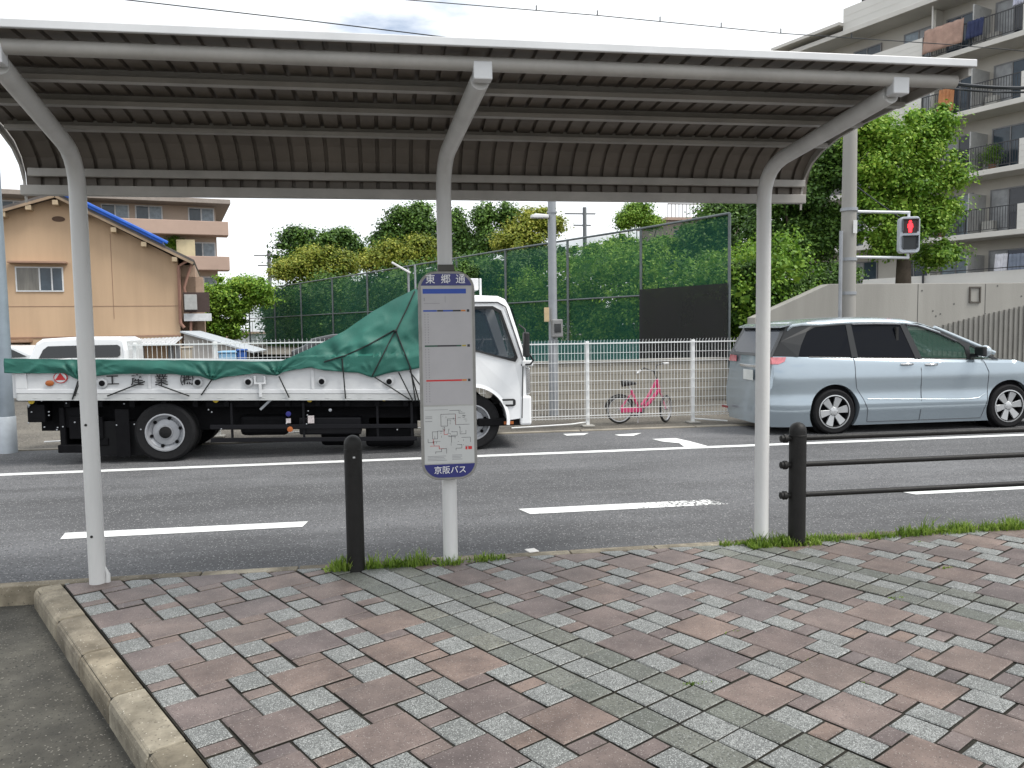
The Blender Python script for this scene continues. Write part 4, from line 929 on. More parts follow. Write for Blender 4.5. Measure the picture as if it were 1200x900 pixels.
h = MB(); h.box(7.60, 7.64, VC-.72, VC+.72, .4, 1.45); h.build('cabin_partition', mat('dark_cabin', (.02, .02, .02), .9), van)
h = MB(); h.box(8.33, 8.37, VC-.1, VC+.1, 1.31, 1.36); h.build('interior_mirror', trim, van)
# ------------------------------------------------------------------ trees
def rnd_unit():
    while True:
        v = Vector((random.uniform(-1, 1), random.uniform(-1, 1), random.uniform(-1, 1)))
        if .05 < v.length < 1: return v.normalized()
def leaf_cloud(mb, blobs, n, size, flat=.6, core=True):
    n = int(n*2.1); size = size*.60
    """leaves on the shells of many small clumps spread over the crown blobs"""
    vols = [b[3]*b[4]*b[5] for b in blobs]; tot = sum(v**.67 for v in vols)
    for b, v in zip(blobs, vols):
        cx, cy, cz, rx, ry, rz = b; nb = int(n*v**.67/tot); ncl = max(6, nb//26)
        if core:
            for _ in range(max(10, nb//22)):
                d = rnd_unit(); k = .72*random.random()**.4; p = Vector((cx+d.x*rx*k, cy+d.y*ry*k, cz+d.z*rz*k)); nrm = (d+rnd_unit()*.8).normalized(); t1 = nrm.orthogonal().normalized(); t2 = nrm.cross(t1); l = size*3.2*random.uniform(.6, 1.1)
                mb.add([p-t1*l*.5, p-t1*l*.1+t2*l*.4, p+t1*l*.5, p+t1*l*.12-t2*l*.42], [(0, 1, 2, 3)])
        for _ in range(ncl):
            d = rnd_unit(); k = random.uniform(.5, 1.12)**.7
            if noise.noise(Vector((cx+d.x*2.1, cy+d.y*2.1, cz+d.z*2.1))*1.3) < -.28: continue
            c = Vector((cx+d.x*rx*k, cy+d.y*ry*k, cz+d.z*rz*k)); cr = size*random.uniform(2.0, 5.2)
            for _ in range(26):
                e = rnd_unit(); p = c+Vector((e.x, e.y, e.z*.6))*cr*random.random()**.45
                nrm = (e+Vector((0, 0, .7))+rnd_unit()*.7).normalized(); t1 = nrm.orthogonal().normalized(); t1 = (Matrix.Rotation(random.uniform(0, 6.28), 3, nrm) @ t1); t2 = nrm.cross(t1)
                l = size*random.uniform(.6, 1.25); w_ = l*flat*.5
                mb.add([p-t1*l*.5, p+t2*w_, p+t1*l*.5, p-t2*w_], [(0, 1, 2, 3)])
bark = mat('bark', (.075, .058, .042), .9, 0, .4, 4, .5, 25)
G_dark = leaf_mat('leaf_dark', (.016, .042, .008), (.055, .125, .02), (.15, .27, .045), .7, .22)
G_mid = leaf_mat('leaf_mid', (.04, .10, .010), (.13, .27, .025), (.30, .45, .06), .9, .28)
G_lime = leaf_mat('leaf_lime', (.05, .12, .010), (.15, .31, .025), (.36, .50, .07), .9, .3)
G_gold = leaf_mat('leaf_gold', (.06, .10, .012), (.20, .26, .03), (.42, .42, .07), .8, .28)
def lumps(blobs, size):
    r = []
    for cx, cy, cz, rx, ry, rz in blobs:
        r.append((cx, cy, cz, rx*.62, ry*.62, rz*.62))
        m_ = min(rx, rz)
        for _ in range(9):
            d = rnd_unit(); d.z = d.z*.8+.15; d.y -= .15; k = random.uniform(.55, .95); q = m_*random.uniform(.22, .46)
            r.append((cx+d.x*rx*k, cy+d.y*ry*k, cz+d.z*rz*k, q*1.15, q*1.1, q*.72))
        for _ in range(4):
            d = rnd_unit(); d.z = abs(d.z)*.9; k = random.uniform(1.0, 1.22); q = m_*random.uniform(.08, .17)
            r.append((cx+d.x*rx*k, cy+d.y*ry*k, cz+d.z*rz*k, q, q, q*1.2))
    return r
def tree(name, label, cat, base, blobs, n, size, mts, trunk_r=.2, limbs=5, group=None, hs=None):
    blobs = lumps(blobs, size); n = int(n*1.25)
    bx, by, bz_ = base; o = thing(name, label, cat, base, 0, group)
    top = max(b[2] for b in blobs)
    mid = Vector((sum(b[0] for b in blobs)/len(blobs), sum(b[1] for b in blobs)/len(blobs), (bz_+top)/2+.3))
    t = MB(); pts = [Vector(base)-Vector((0, 0, .1)), Vector(base).lerp(mid, .5)+Vector((random.uniform(-.1, .1), random.uniform(-.1, .1), 0)), mid]; t.tube(pts, [trunk_r, trunk_r*.75, trunk_r*.5], 9)
    t.build('trunk', bark, o, smooth=60)
    for b in random.sample(blobs, min(limbs, len(blobs))):
        t = MB(); st = Vector(base).lerp(mid, random.uniform(.55, .95)); e = Vector(b[:3]); t.tube([st, st.lerp(e, .5)+Vector((0, 0, -.15)), e], [trunk_r*.4, trunk_r*.25, trunk_r*.06], 6); t.build('limb', bark, o, smooth=60)
    if not isinstance(mts, (list, tuple)): mts = [(mts, None)]
    for mt, sel in mts:
        c = MB(); bb = blobs if sel is None else [b for i, b in enumerate(blobs) if sel(b)]
        if bb: leaf_cloud(c, bb, int(n*len(bb)/len(blobs)), size); c.build('crown', mt, o, fixn=False)
    return o
def px_blobs(lst, Y, dep=.8):
    """(px, py, rx px, rz px[, dy]) crown lobes at distance Y"""
    r = []
    for q in lst:
        p = at(q[0], q[1], y=Y+(q[4] if len(q) > 4 else 0)); k = (p-Vector((0, 0, H))).dot(fw)/FPX
        r.append((p.x, p.y, p.z, q[2]*k, q[2]*k*dep, q[3]*k))
    return r
random.seed(31)
SRC = []
# right-hand big trees behind the retaining wall
b = px_blobs([(1062, 165, 40, 30), (1030, 200, 42, 30), (1085, 205, 34, 34), (1050, 240, 45, 30), (1095, 150, 25, 24), (1040, 285, 36, 22), (1085, 255, 32, 26), (1015, 160, 26, 26), (1100, 300, 24, 16), (1020, 235, 20, 40)], 19)
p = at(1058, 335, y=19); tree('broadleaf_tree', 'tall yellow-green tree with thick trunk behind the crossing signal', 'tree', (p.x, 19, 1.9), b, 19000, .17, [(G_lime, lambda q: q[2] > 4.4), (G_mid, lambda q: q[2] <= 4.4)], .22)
b = px_blobs([(930, 255, 32, 45), (955, 210, 32, 40), (925, 300, 30, 35), (968, 280, 24, 50), (900, 235, 26, 30), (975, 190, 26, 24), (890, 285, 20, 50)], 20)
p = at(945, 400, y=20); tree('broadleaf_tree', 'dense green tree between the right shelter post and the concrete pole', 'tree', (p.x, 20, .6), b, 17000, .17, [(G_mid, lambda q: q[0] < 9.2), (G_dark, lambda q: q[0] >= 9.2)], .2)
b = px_blobs([(835, 275, 38, 30), (870, 250, 34, 26), (862, 300, 30, 34), (820, 310, 36, 24)], 24)
p = at(850, 400, y=24); tree('broadleaf_tree', 'dark tree rising behind the right end of the green net', 'tree', (p.x, 24, .6), b, 9000, .2, G_dark, .2)
b = px_blobs([(872, 345, 20, 18), (882, 372, 24, 18), (868, 320, 18, 14), (905, 350, 22, 26), (930, 355, 26, 22)], 17.6)
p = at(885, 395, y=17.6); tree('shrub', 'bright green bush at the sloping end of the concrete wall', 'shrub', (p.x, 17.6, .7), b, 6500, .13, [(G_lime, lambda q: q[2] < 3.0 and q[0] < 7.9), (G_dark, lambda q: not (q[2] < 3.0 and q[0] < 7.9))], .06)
b = px_blobs([(950, 345, 30, 22), (980, 330, 22, 26), (915, 370, 16, 12)], 18.2)
p = at(960, 380, y=18.2); tree('shrub', 'dark shady bush above the sloping top of the concrete wall', 'shrub', (p.x, 18.2, 1.2), b, 4500, .14, G_dark, .06)
# row beyond the net
far = [
 ('pointed_tree', 'tall dark conifer-like tree left of the middle shelter post', [(462, 275, 14, 18), (488, 268, 16, 22), (505, 285, 14, 22), (450, 290, 12, 18), (475, 300, 24, 20), (470, 255, 8, 12), (492, 250, 9, 14)], 46, G_dark, 6500, .3),
 ('pointed_tree', 'slim dark pointed tree just right of the middle shelter post', [(538, 285, 9, 22), (534, 262, 6, 16), (541, 305, 10, 16)], 44, G_dark, 2600, .28),
 ('pointed_tree', 'dark leafy tree with two peaks near the street lamp', [(568, 262, 12, 20), (592, 256, 14, 16), (575, 285, 18, 18), (560, 290, 12, 16)], 43, G_dark, 4800, .28),
 ('broadleaf_tree', 'yellow-green tree in front of the two-peaked dark tree', [(628, 262, 20, 16), (608, 275, 18, 16), (645, 268, 14, 14), (620, 288, 30, 16), (596, 288, 16, 14)], 38, G_gold, 5200, .24),
 ('broadleaf_tree', 'light tree with thin spiky top left of the pointed tree, over the net', [(452, 298, 18, 17), (482, 296, 15, 15), (508, 306, 14, 17), (438, 308, 14, 12), (470, 310, 22, 13), (495, 286, 8, 9)], 37, G_gold, 3600, .22),
 ('broadleaf_tree', 'dark spreading tree with uneven top left of centre', [(352, 290, 22, 16), (385, 285, 22, 16), (340, 308, 16, 14), (412, 296, 14, 14), (370, 303, 30, 14), (345, 276, 9, 8), (400, 278, 12, 8)], 52, G_dark, 5600, .33),
 ('broadleaf_tree', 'golden green tree in front of the dark spreading tree', [(352, 310, 20, 15), (378, 304, 17, 17), (408, 310, 16, 14), (335, 320, 13, 12), (392, 318, 20, 12), (362, 322, 20, 11)], 48, G_gold, 3800, .28),
 ('broadleaf_tree', 'small round bright tree showing above the net beside the far wire pole', [(746, 253, 18, 10), (735, 262, 12, 9), (760, 262, 14, 10), (748, 246, 10, 7)], 40, G_mid, 2600, .22),
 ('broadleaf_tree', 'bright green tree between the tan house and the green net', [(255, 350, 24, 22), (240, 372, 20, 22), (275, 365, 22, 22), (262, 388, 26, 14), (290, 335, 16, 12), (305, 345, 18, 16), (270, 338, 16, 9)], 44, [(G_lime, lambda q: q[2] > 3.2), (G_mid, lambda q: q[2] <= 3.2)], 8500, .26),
]
for nm, lb, bl_, Y, mt, n, sz in far:
    b = px_blobs(bl_, Y); tree(nm, lb, 'tree', (sum(q[0] for q in b)/len(b), Y, .3), b, n, sz, mt, .18, 3, 'trees beyond the green net' if nm != 'x' else None)
# hedge behind the net, following it
NP = [tuple(at(a, b, z=3.93))[:2] for a, b in ((855, 250), (751, 268), (665, 281.5), (592, 293), (535, 302.5), (478, 312), (430, 320), (389, 326), (352, 332), (321, 336.5), (291, 341))]
random.seed(44)
def hedge(name, label, i0, i1, zb, zt, thick, n, size, mt, off=1.2, amp=.5):
    blobs = []; k = 0
    for a, b_ in zip(NP[i0:i1], NP[i0+1:i1+1]):
        A, B = Vector((*a, 0)), Vector((*b_, 0)); L_ = (B-A).length; d = (B-A)/L_; nrm = Vector((-d.y, d.x, 0)); nrm = nrm if nrm.y > 0 and nrm.x > 0 else -nrm
        if nrm.y < 0: nrm = -nrm
        for _ in range(int(L_/.8)+1):
            for lv in range(4):
                t = random.random(); z = zb+(zt-zb)*(lv+.5)/4; p = A+d*L_*t+nrm*(off+random.uniform(0, .5)*thick)
                zz = z+random.uniform(-.2, .2)+(amp*noise.noise(Vector((p.x*.5, p.y*.5, 0))) if lv == 3 else 0)
                blobs.append((p.x, p.y, zz, .95, .8, (zt-zb)/5+.12))
    c = MB(); leaf_cloud(c, blobs, n, size); o = thing(name, label, 'hedge', (NP[i0][0], NP[i0][1]+2, .3)); c.build('foliage', mt, o, fixn=False)
    for q in range(4):
        a = Vector((*NP[min(i0+q, i1)], 0)); t = MB(); t.tube([(a.x+1, a.y+1.6, .2), (a.x+1, a.y+1.6, zt-.5)], [.07, .03], 6); t.build('stem', bark, o)
    return o
hedge('hedge', 'tall clipped green hedge seen through the near panels of the green net', 0, 5, .6, 3.3, 1.2, 60000, .16, G_mid)
hedge('hedge', 'dark tall hedge behind the far left panels of the green net', 4, 10, .3, 3.8, 1.6, 46000, .26, G_dark)
b = px_blobs([(700, 300, 26, 16), (735, 292, 28, 14), (770, 300, 30, 18), (800, 290, 24, 16), (670, 312, 20, 12), (790, 312, 26, 14), (720, 312, 34, 12)], 25)
tree('shrub', 'rounded bright shrub mound growing above the hedge behind the net', 'shrub', (6.5, 26, .5), b, 9000, .17, G_mid, .1)
b = px_blobs([(640, 305, 30, 14), (600, 320, 34, 18), (560, 325, 30, 16)], 27)
tree('shrub', 'darker shrub above the hedge behind the street lamp', 'shrub', (1.5, 28, .5), b, 6000, .18, G_dark, .1)

# ------------------------------------------------------------------ raised bed, retaining walls, net fence
o = thing('retaining_wall', 'low beige concrete block wall behind the white mesh fence', 'wall', (5, 16.8, ZR))
blockm = bpy.data.materials.new('block_wall'); blockm.use_nodes = True; t = blockm.node_tree; b_ = t.nodes['Principled BSDF']; b_.inputs['Roughness'].default_value = .9
br = t.nodes.new('ShaderNodeTexBrick'); tcn = t.nodes.new('ShaderNodeTexCoord'); mpn = t.nodes.new('ShaderNodeMapping'); mpn.inputs['Rotation'].default_value = (R_(90), 0, 0); mpn.inputs['Scale'].default_value = (1, 1, 1)
br.inputs['Scale'].default_value = 1; br.inputs['Brick Width'].default_value = .6; br.inputs['Row Height'].default_value = .2; br.inputs['Mortar Size'].default_value = .008
br.inputs['Color1'].default_value = (.31, .285, .24, 1); br.inputs['Color2'].default_value = (.27, .25, .21, 1); br.inputs['Mortar'].default_value = (.19, .175, .15, 1)
t.links.new(tcn.outputs['Object'], mpn.inputs[0]); t.links.new(mpn.outputs[0], br.inputs['Vector']); t.links.new(br.outputs[0], b_.inputs['Base Color'])
g = MB(); g.box(2.2, 9.5, 16.6, 16.8, -.2, .74); g.box(2.2, 2.4, 16.8, 24.5, -.2, .70); g.build('blocks', blockm, o)
g = MB(); g.box(2.18, 9.5, 16.57, 16.83, .74, .80); g.build('coping', conc, o, bevel=.01)
g = MB(); g.add([(2.4, 16.8, .70), (30, 16.8, .70), (30, 70, .70), (-30, 70, .55), (-24, 60, .45), (2.4, 24, .6)], [(0, 1, 2, 3, 4, 5)]); tag(g.build('raised_ground', far_ground), kind='structure')
nf = thing('net_fence', 'high steel frame fence hung with green wind net, black sheet on its nearest panel', 'fence', (7.6, 17, .7))
steel = mat('fence_steel', (.13, .15, .155), .55, .3, .2, 4)
gn = net_mat('green_net', (.006, .10, .06), .42); bn = net_mat('black_sheet', (.008, .008, .008), .93)
ZT = 3.93
for i, (x, y) in enumerate(NP):
    h = MB(); h.tube([(x, y, .55), (x, y, ZT)], .035+.0008*i, 8); h.build('fence_post', steel, nf, smooth=60)
for i, ((xa, ya), (xb, yb)) in enumerate(zip(NP, NP[1:])):
    h = MB()
    h.tube([(xa, ya, ZT), (xb, yb, ZT)], .03, 8); h.build('top_rail', steel, nf, smooth=60)
    if i > 0: h = MB(); h.tube([(xa, ya, 2.27), (xb, yb, 2.27)], .022, 8); h.build('middle_rail', steel, nf, smooth=60)
    h = MB(); h.tube([(xa, ya, .95), (xb, yb, .95)], .018, 8); h.build('bottom_rail', steel, nf, smooth=60)
    d = Vector((ya-yb, xb-xa, 0)).normalized()*.04
    h = MB(); h.quad((xa-d.x, ya-d.y, .72), (xb-d.x, yb-d.y, .72), (xb-d.x, yb-d.y, ZT-.03), (xa-d.x, ya-d.y, ZT-.03)); h.build('net_panel', gn, nf)
(xa, ya), (xb, yb) = NP[0], NP[1]; d = Vector((.06, .04, 0))
h = MB(); h.quad((xa-.06, ya-.05, .72), (xb-.06, yb-.05, .72), (xb-.06, yb-.05, 2.42), (xa-.06, ya-.05, 2.42)); h.build('black_sheet', bn, nf)
h = MB(); h.box(2.3, 5.4, 16.62, 16.66, .80, 1.22); tag(h.build('net_skirt', net_mat('teal_net', (.02, .10, .09), .75)), 'low strip of teal netting on top of the beige block wall', 'netting')
# big concrete wall on the right
W = thing('concrete_wall', 'tall grey concrete wall with sloping left end behind the minivan', 'wall', (10, 16, ZR))
g = MB(); zt = 2.36
pl = [(7.75, -.3), (7.75, 1.66), (9.45, zt), (30, zt), (30, -.3)]
g.prism(pl, lambda p: Vector((p[0], 16.0, p[1])), lambda p: Vector((p[0], 16.35, p[1]))); g.build('wall_body', conc, W, bevel=.01)
for x in (9.9, 11.55, 13.2, 16, 19):
    g = MB(); g.box(x, x+.014, 15.996, 16.0, -.2, zt-.02); g.build('joint', conc_d, W)
g = MB()
x = 11.55; zc = lambda x: 1.17+ .69*min(1, max(0, (x-11.3)/2.9))**.75+.11*max(0, (x-14.2)/3)
while x < 22:
    g.box(x, x+.05, 15.96, 15.998, -.2, zc(x)); x += .125
g.build('ribbed_face', mat('ribs', (.22, .215, .20), .9, 0, .15, 2), W, bevel=.004)
p = at(1142, 346, y=16); g = MB()
for a in ((-.14, -.11, -.17, .19), (.11, .14, -.17, .19), (-.11, .11, .16, .19), (-.11, .11, -.17, -.14)): g.box(p.x+a[0], p.x+a[1], 15.97, 15.998, p.z+a[2], p.z+a[3])
g.build('drain_frame', mat('rust_grey', (.09, .08, .07), .9), W)
random.seed(2)
for k in range(16):
    x = random.uniform(9.6, 15); z = random.uniform(1.4, 2.3); g = MB(); g.lathe([(.018, 0), (.018, .004)], Matrix.Translation((x, 15.998, z)) @ rotx(R_(90)), 10); g.build('tie_hole', conc_d, W)

# ------------------------------------------------------------------ white mesh fences
def mesh_fence(name, label, x0, x1, y, zb, zt, posts, sp=.055, rows=9, group=None):
    f = thing(name, label, 'fence', (x0, y, ZR), 0, group)
    g = MB(); x = x0
    while x <= x1: g.bar((x, y, zb), (x, y, zt), .0055); g.bar((x, y, zt), (x, y-.025, zt+.03), .0055); x += sp
    g.build('vertical_wires', white_wire, f)
    g = MB()
    for k in range(rows): z = zb+.02+(zt-.05-zb)*k/(rows-1); g.bar((x0, y-.007, z), (x1, y-.007, z), .007)
    g.bar((x0, y-.01, zt-.025), (x1, y-.01, zt-.025), .012, .02); g.bar((x0, y-.01, zb+.06), (x1, y-.01, zb+.06), .010, .012)
    g.build('cross_wires', white_wire, f)
    for px_ in posts:
        h = MB(); h.box(px_-.028, px_+.028, y+.01, y+.062, ZR, zt+.01); po = h.build('fence_post', white_wire, f, bevel=.006)
        h = MB(); h.box(px_-.11, px_+.09, y-.10, y+.12, ZR, ZR+.025); h.build('base_plate', conc, po, bevel=.005)
        h = MB(); h.tube([(px_, y+.04, ZR+.07), (px_-.3, y-.05, ZR+.05), (px_-1.3, y-.12, ZR+.03)] if px_ < 5 else [(px_, y+.04, ZR+.07), (px_+.55, y-.12, ZR+.03)], .012, 6); h.build('stay', white_wire, po)
    return f
mesh_fence('mesh_fence', 'white wire mesh fence in front of the pink bicycle', 2.05, 6.35, 12.72, 0.0, 1.27, (3.262, 5.083, 6.3))
mesh_fence('mesh_fence', 'long white picket-topped mesh fence behind the truck bed', -3.88, 1.98, 12.95, 0.0, 1.36, (-3.8, -2.62, -.85, .98), .068, 7)
h = MB(); h.tube([at(620, 468, z=.02), at(705, 476, z=0), at(715, 478, z=0)], .016, 6); h = None

# ------------------------------------------------------------------ bicycle
bk = thing('bicycle', 'small pink bicycle with upright handlebar parked behind the white mesh fence', 'bicycle', (3.84, 12.93, ZR))
pink = mat('bike_pink', (.62, .045, .16), .3, 0, .06, 5, coat=.5); bkb = mat('bike_black', (.012, .012, .012), .5); silver = mat('bike_silver', (.55, .55, .56), .3, .7)
def bike_wheel(x, y, R, yaw):
    Mw = Matrix.Translation((x, y, ZR+R)) @ Matrix.Rotation(yaw, 4, 'Z') @ rotx(R_(90))
    h = MB(); pr_ = [(R-.02+.02*math.cos(R_(a)), .02*math.sin(R_(a))) for a in range(0, 360, 45)]; h.lathe(pr_, Mw, 32, loop=True); wo = h.build('wheel', bkb, bk, smooth=60)
    h = MB(); h.lathe([(R-.045, -.012), (R-.03, -.014), (R-.03, .014), (R-.045, .012)], Mw, 32, loop=True); h.build('rim', silver, wo, smooth=60)
    h = MB()
    for k in range(18): a = R_(20*k); h.bar(Mw @ Vector((0, 0, .02 if k % 2 else -.02)), Mw @ Vector(((R-.04)*math.cos(a), (R-.04)*math.sin(a), 0)), .003)
    h.lathe([(.02, -.04), (.02, .04)], Mw, 10); h.build('spokes', silver, wo)
Rr = .235; RX = Vector((3.86, 12.93, ZR+Rr)); FX = Vector((4.66, 12.90, ZR+Rr)); BB = Vector((4.20, 12.93, ZR+.22)); HT = Vector((4.50, 12.92, .62)); HB = Vector((4.55, 12.92, .40)); ST = Vector((4.06, 12.93, .44)); SD = Vector((4.02, 12.93, .52))
bike_wheel(RX.x, RX.y, Rr, 0); bike_wheel(FX.x, FX.y, Rr, R_(46))
h = MB(); h.tube([BB, ST], .024, 8); h.tube([HT, HB], .03, 8); h.tube([HB+Vector((-.01, 0, .03)), (4.38, 12.93, .22), BB], .034, 8); h.tube([HT+Vector((0, 0, -.04)), (4.36, 12.93, .33), (4.24, 12.93, .18)], .026, 8)
for s_ in (-.045, .045): h.tube([BB, RX+Vector((0, s_, 0))], .010, 6); h.tube([ST-Vector((0, 0, .05)), RX+Vector((0, s_, 0))], .009, 6)
h.build('frame', pink, bk, smooth=60)
h = MB()
for s_ in (-.05, .05): h.tube([HB, HB+Vector((.04, s_*.5, -.05)), FX+Vector((s_*.5, s_, 0))], .010, 6)
h.build('fork', pink, bk, smooth=60)
h = MB(); h.tube([HT, HT+Vector((-.05, 0, .16))], .011, 6); h.build('stem', bkb, bk); 
h = MB(); c0 = HT+Vector((-.05, 0, .14)); h.tube([c0+Vector((-.28, -.16, .02)), c0+Vector((-.20, -.11, .06)), c0+Vector((-.03, -.02, .0)), c0, c0+Vector((.03, .02, .0)), c0+Vector((.10, .12, .09)), c0+Vector((.24, .20, .11))], .011, 8); hb = h.build('handlebar', bkb, bk, smooth=60)
h = MB(); h.tube([c0+Vector((-.28, -.16, .02)), c0+Vector((-.36, -.21, -.02))], .018, 8); h.build('grip', mat('grip_white', (.6, .6, .6), .6), hb); h = MB(); h.tube([c0+Vector((.24, .20, .11)), c0+Vector((.36, .27, .11))], .018, 8); h.build('grip', MATS['grip_white'], hb)
h = MB(); h.tube([ST, SD], .012, 6); h.build('seat_post', silver, bk); h = MB(); h.tube([(3.90, 12.93, .56), (3.97, 12.93, .565), (4.15, 12.93, .555)], [.06, .055, .02], 10); h.build('saddle', bkb, bk, smooth=60)
h = MB(); h.lathe([(.07, -.008), (.07, .008)], Matrix.Translation((BB.x, BB.y-.06, BB.z)) @ rotx(R_(90)), 18); h.bar((BB.x-.1, BB.y-.08, BB.z-.07), (BB.x+.1, BB.y+.08, BB.z+.07), .015); h.box(BB.x-.14, BB.x-.07, BB.y-.15, BB.y-.07, BB.z-.085, BB.z-.065); h.build('crank', bkb, bk)
h = MB(); h.box(RX.x, BB.x+.03, BB.y-.075, BB.y-.05, BB.z-.03, BB.z+.05); h.build('chain_guard', pink, bk, bevel=.02)
h = MB(); h.tube([c0+Vector((-.2, -.11, .05)), HT+Vector((.06, -.05, .10)), HB+Vector((.03, -.03, .0)), FX+Vector((-.05, -.03, .12))], .004, 5); h.tube([c0+Vector((.10, .12, .09)), HT+Vector((.03, .02, .04)), BB+Vector((.1, -.03, .08)), RX+Vector((.12, -.04, .1))], .004, 5); h.build('brake_cable', bkb, bk); h = MB(); h.bar(BB+Vector((-.02, -.06, 0)), BB+Vector((-.06, -.12, -.20)), .012); h.build('kickstand', silver, bk)
h = MB(); pr_ = [RX+Vector(((Rr+.02)*math.cos(R_(a)), 0, (Rr+.02)*math.sin(R_(a)))) for a in range(20, 171, 15)]; h.tube(pr_, .016, 6); h.build('mudguard', bkb, bk, smooth=60)

# ------------------------------------------------------------------ poles, lamps, signal
def wood_pole(name, label, cat, x, y, z0, z1, r0, r1, mt): 
    o = thing(name, label, cat, (x, y, z0)); h = MB(); h.tube([(x, y, z0), (x, y, (z0+z1)/2), (x, y, z1)], [r0, (r0+r1)/2, r1], 20); h.build('shaft', mt, o, smooth=60); return o
polec = mat('pole_concrete', (.30, .29, .27), .85, 0, .12, 1.2, .1, 30, streak=True)
p = wood_pole('utility_pole', 'thick concrete utility pole carrying the crossing signal arms', 'pole', 8.99, 14.55, ZR, 5.75, .165, .125, polec)
for z in (3.72, 2.76, 2.1, 1.5):
    h = MB(); h.lathe([(.158, -.03), (.162, -.03), (.162, .03), (.158, .03)], Matrix.Translation((8.99, 14.55, z)), 20); h.build('band', galv, p, smooth=40)
h = MB(); h.tube([(8.77, 14.45, ZR), (8.77, 14.45, 3.3)], .035, 8); h.build('conduit', galv, p, smooth=60)
h = MB(); h.box(8.98, 9.06, 14.375, 14.385, 3.25, 3.5); h.build('plate', mat('plate_white', (.6, .6, .6), .5), p)
sgn_ = thing('pedestrian_signal', 'grey pedestrian crossing signal lit with a red standing figure', 'traffic light', (9.15, 14.5, 3.2))
armw = mat('arm_white', (.62, .64, .66), .4)
for z in (3.68, 2.80): h = MB(); h.tube([(9.12, 14.5, z), (10.20, 14.42, z-.02)], .028, 8); h.build('arm', armw, sgn_, smooth=60)
h = MB(); h.tube([(10.18, 14.42, 3.68), (10.18, 14.42, 3.52)], .025, 8); h.tube([(10.18, 14.42, 2.80), (10.18, 14.42, 2.95)], .025, 8); h.build('bracket', armw, sgn_)
Ms = Matrix.Translation((10.18, 14.42, 3.22)) @ Matrix.Rotation(R_(-20), 4, 'Z')
h = MB(); P = capsule(-.185, .185, -.35, .35, .07, 5); h.prism(P, lambda p: Ms @ Vector((p[0], -.10, p[1])), lambda p: Ms @ Vector((p[0], .10, p[1]))); hd_ = h.build('housing', mat('signal_grey', (.48, .51, .56), .4), sgn_, smooth=40, bevel=.01)
for z, mt in ((.16, mat('lamp_off_red', (.05, .008, .008), .3)), (-.16, mat('lamp_off', (.02, .024, .028), .3))):
    h = MB(); h.box(-.125, .125, -.112, -.101, z-.125, z+.125, Ms); h.build('lens', mt, hd_)
    h = MB(); h.box(-.145, .145, -.20, -.101, z+.128, z+.14, Ms); h.box(-.145, -.133, -.17, -.101, z-.10, z+.128, Ms); h.box(.133, .145, -.17, -.101, z-.10, z+.128, Ms); h.build('hood', mat('hood', (.10, .11, .12), .6), hd_)
h = MB(); z = .16
h.lathe([(.028, 0), (.028, .006)], Ms @ Matrix.Translation((0, -.114, z+.085)) @ rotx(R_(90)), 14)
h.prism([(-.05, -.03), (-.045, .045), (-.02, .06), (.02, .06), (.045, .045), (.05, -.03), (.032, -.03), (.030, -.115), (-.030, -.115), (-.032, -.03)], lambda p: Ms @ Vector((p[0], -.121, p[1]+z)), lambda p: Ms @ Vector((p[0], -.114, p[1]+z)))
h.build('red_figure', mat('red_lit', (1, .02, .03), .5, amt=0, emit=3.0), hd_)
p = wood_pole('steel_pole', 'blue-grey steel pole with pale sleeve at its foot on the far left', 'pole', -5.235, 12.0, ZR, 7.5, .105, .09, mat('pole_bluegrey', (.23, .27, .31), .45, .2, .18, 2))
h = MB(); h.lathe([(.115, 0), (.115, .5), (.107, .51)], Matrix.Translation((-5.235, 12.0, ZR)), 24); h.build('sleeve', mat('sleeve', (.42, .46, .5), .5), p, smooth=40)
p = wood_pole('street_lamp', 'slim grey street lamp post with a small arm light and meter box', 'street lamp', 3.06, 14.5, ZR, 5.6, .085, .07, galv)
c = at(636, 253, y=14.5); h = MB(); h.bar((3.05, 14.5, 3.56), (2.72, 14.45, 3.57), .05, .03); h.box(2.66, 2.98, 14.38, 14.52, 3.50, 3.56); h.build('lamp_head', mat('lamp_white', (.7, .7, .7), .4), p, bevel=.015)
h = MB(); h.lathe([(.095, 0), (.095, .03)], Matrix.Translation((3.06, 14.5, 3.60)), 16); h.build('band', galv, p)
h = MB(); h.box(3.00, 3.20, 14.28, 14.42, 1.33, 1.66); bx = h.build('meter_box', mat('meter_grey', (.22, .22, .22), .4), p, bevel=.02); h = MB(); h.box(3.04, 3.16, 14.27, 14.281, 1.42, 1.58); h.build('meter_window', dglass, bx)
h = MB(); h.box(2.88, 2.97, 14.40, 14.43, 1.62, 1.88); h.build('notice', mat('notice', (.5, .38, .22), .6), p)
# small strip lamp on two thin posts, further back
c = at(480, 340, y=22); o = thing('strip_lamp', 'white strip lamp on two thin posts behind the tarpaulin peak', 'lamp', (c.x, 22, ZR))
for dx, zt_ in ((-.02, 3.15), (.16, 3.25)):
    h = MB(); h.tube([(c.x+dx-.0, 22, ZR), (c.x+dx, 22, zt_)], .028, 8); h.build('post', galv, o, smooth=60)
a1, a2 = at(459, 307.5, y=21.9), at(481, 320, y=21.9); h = MB(); h.bar(a1, a2, .10, .055); h.build('lamp_tube', mat('lamp_white', (.7, .7, .7), .4), o, bevel=.015)
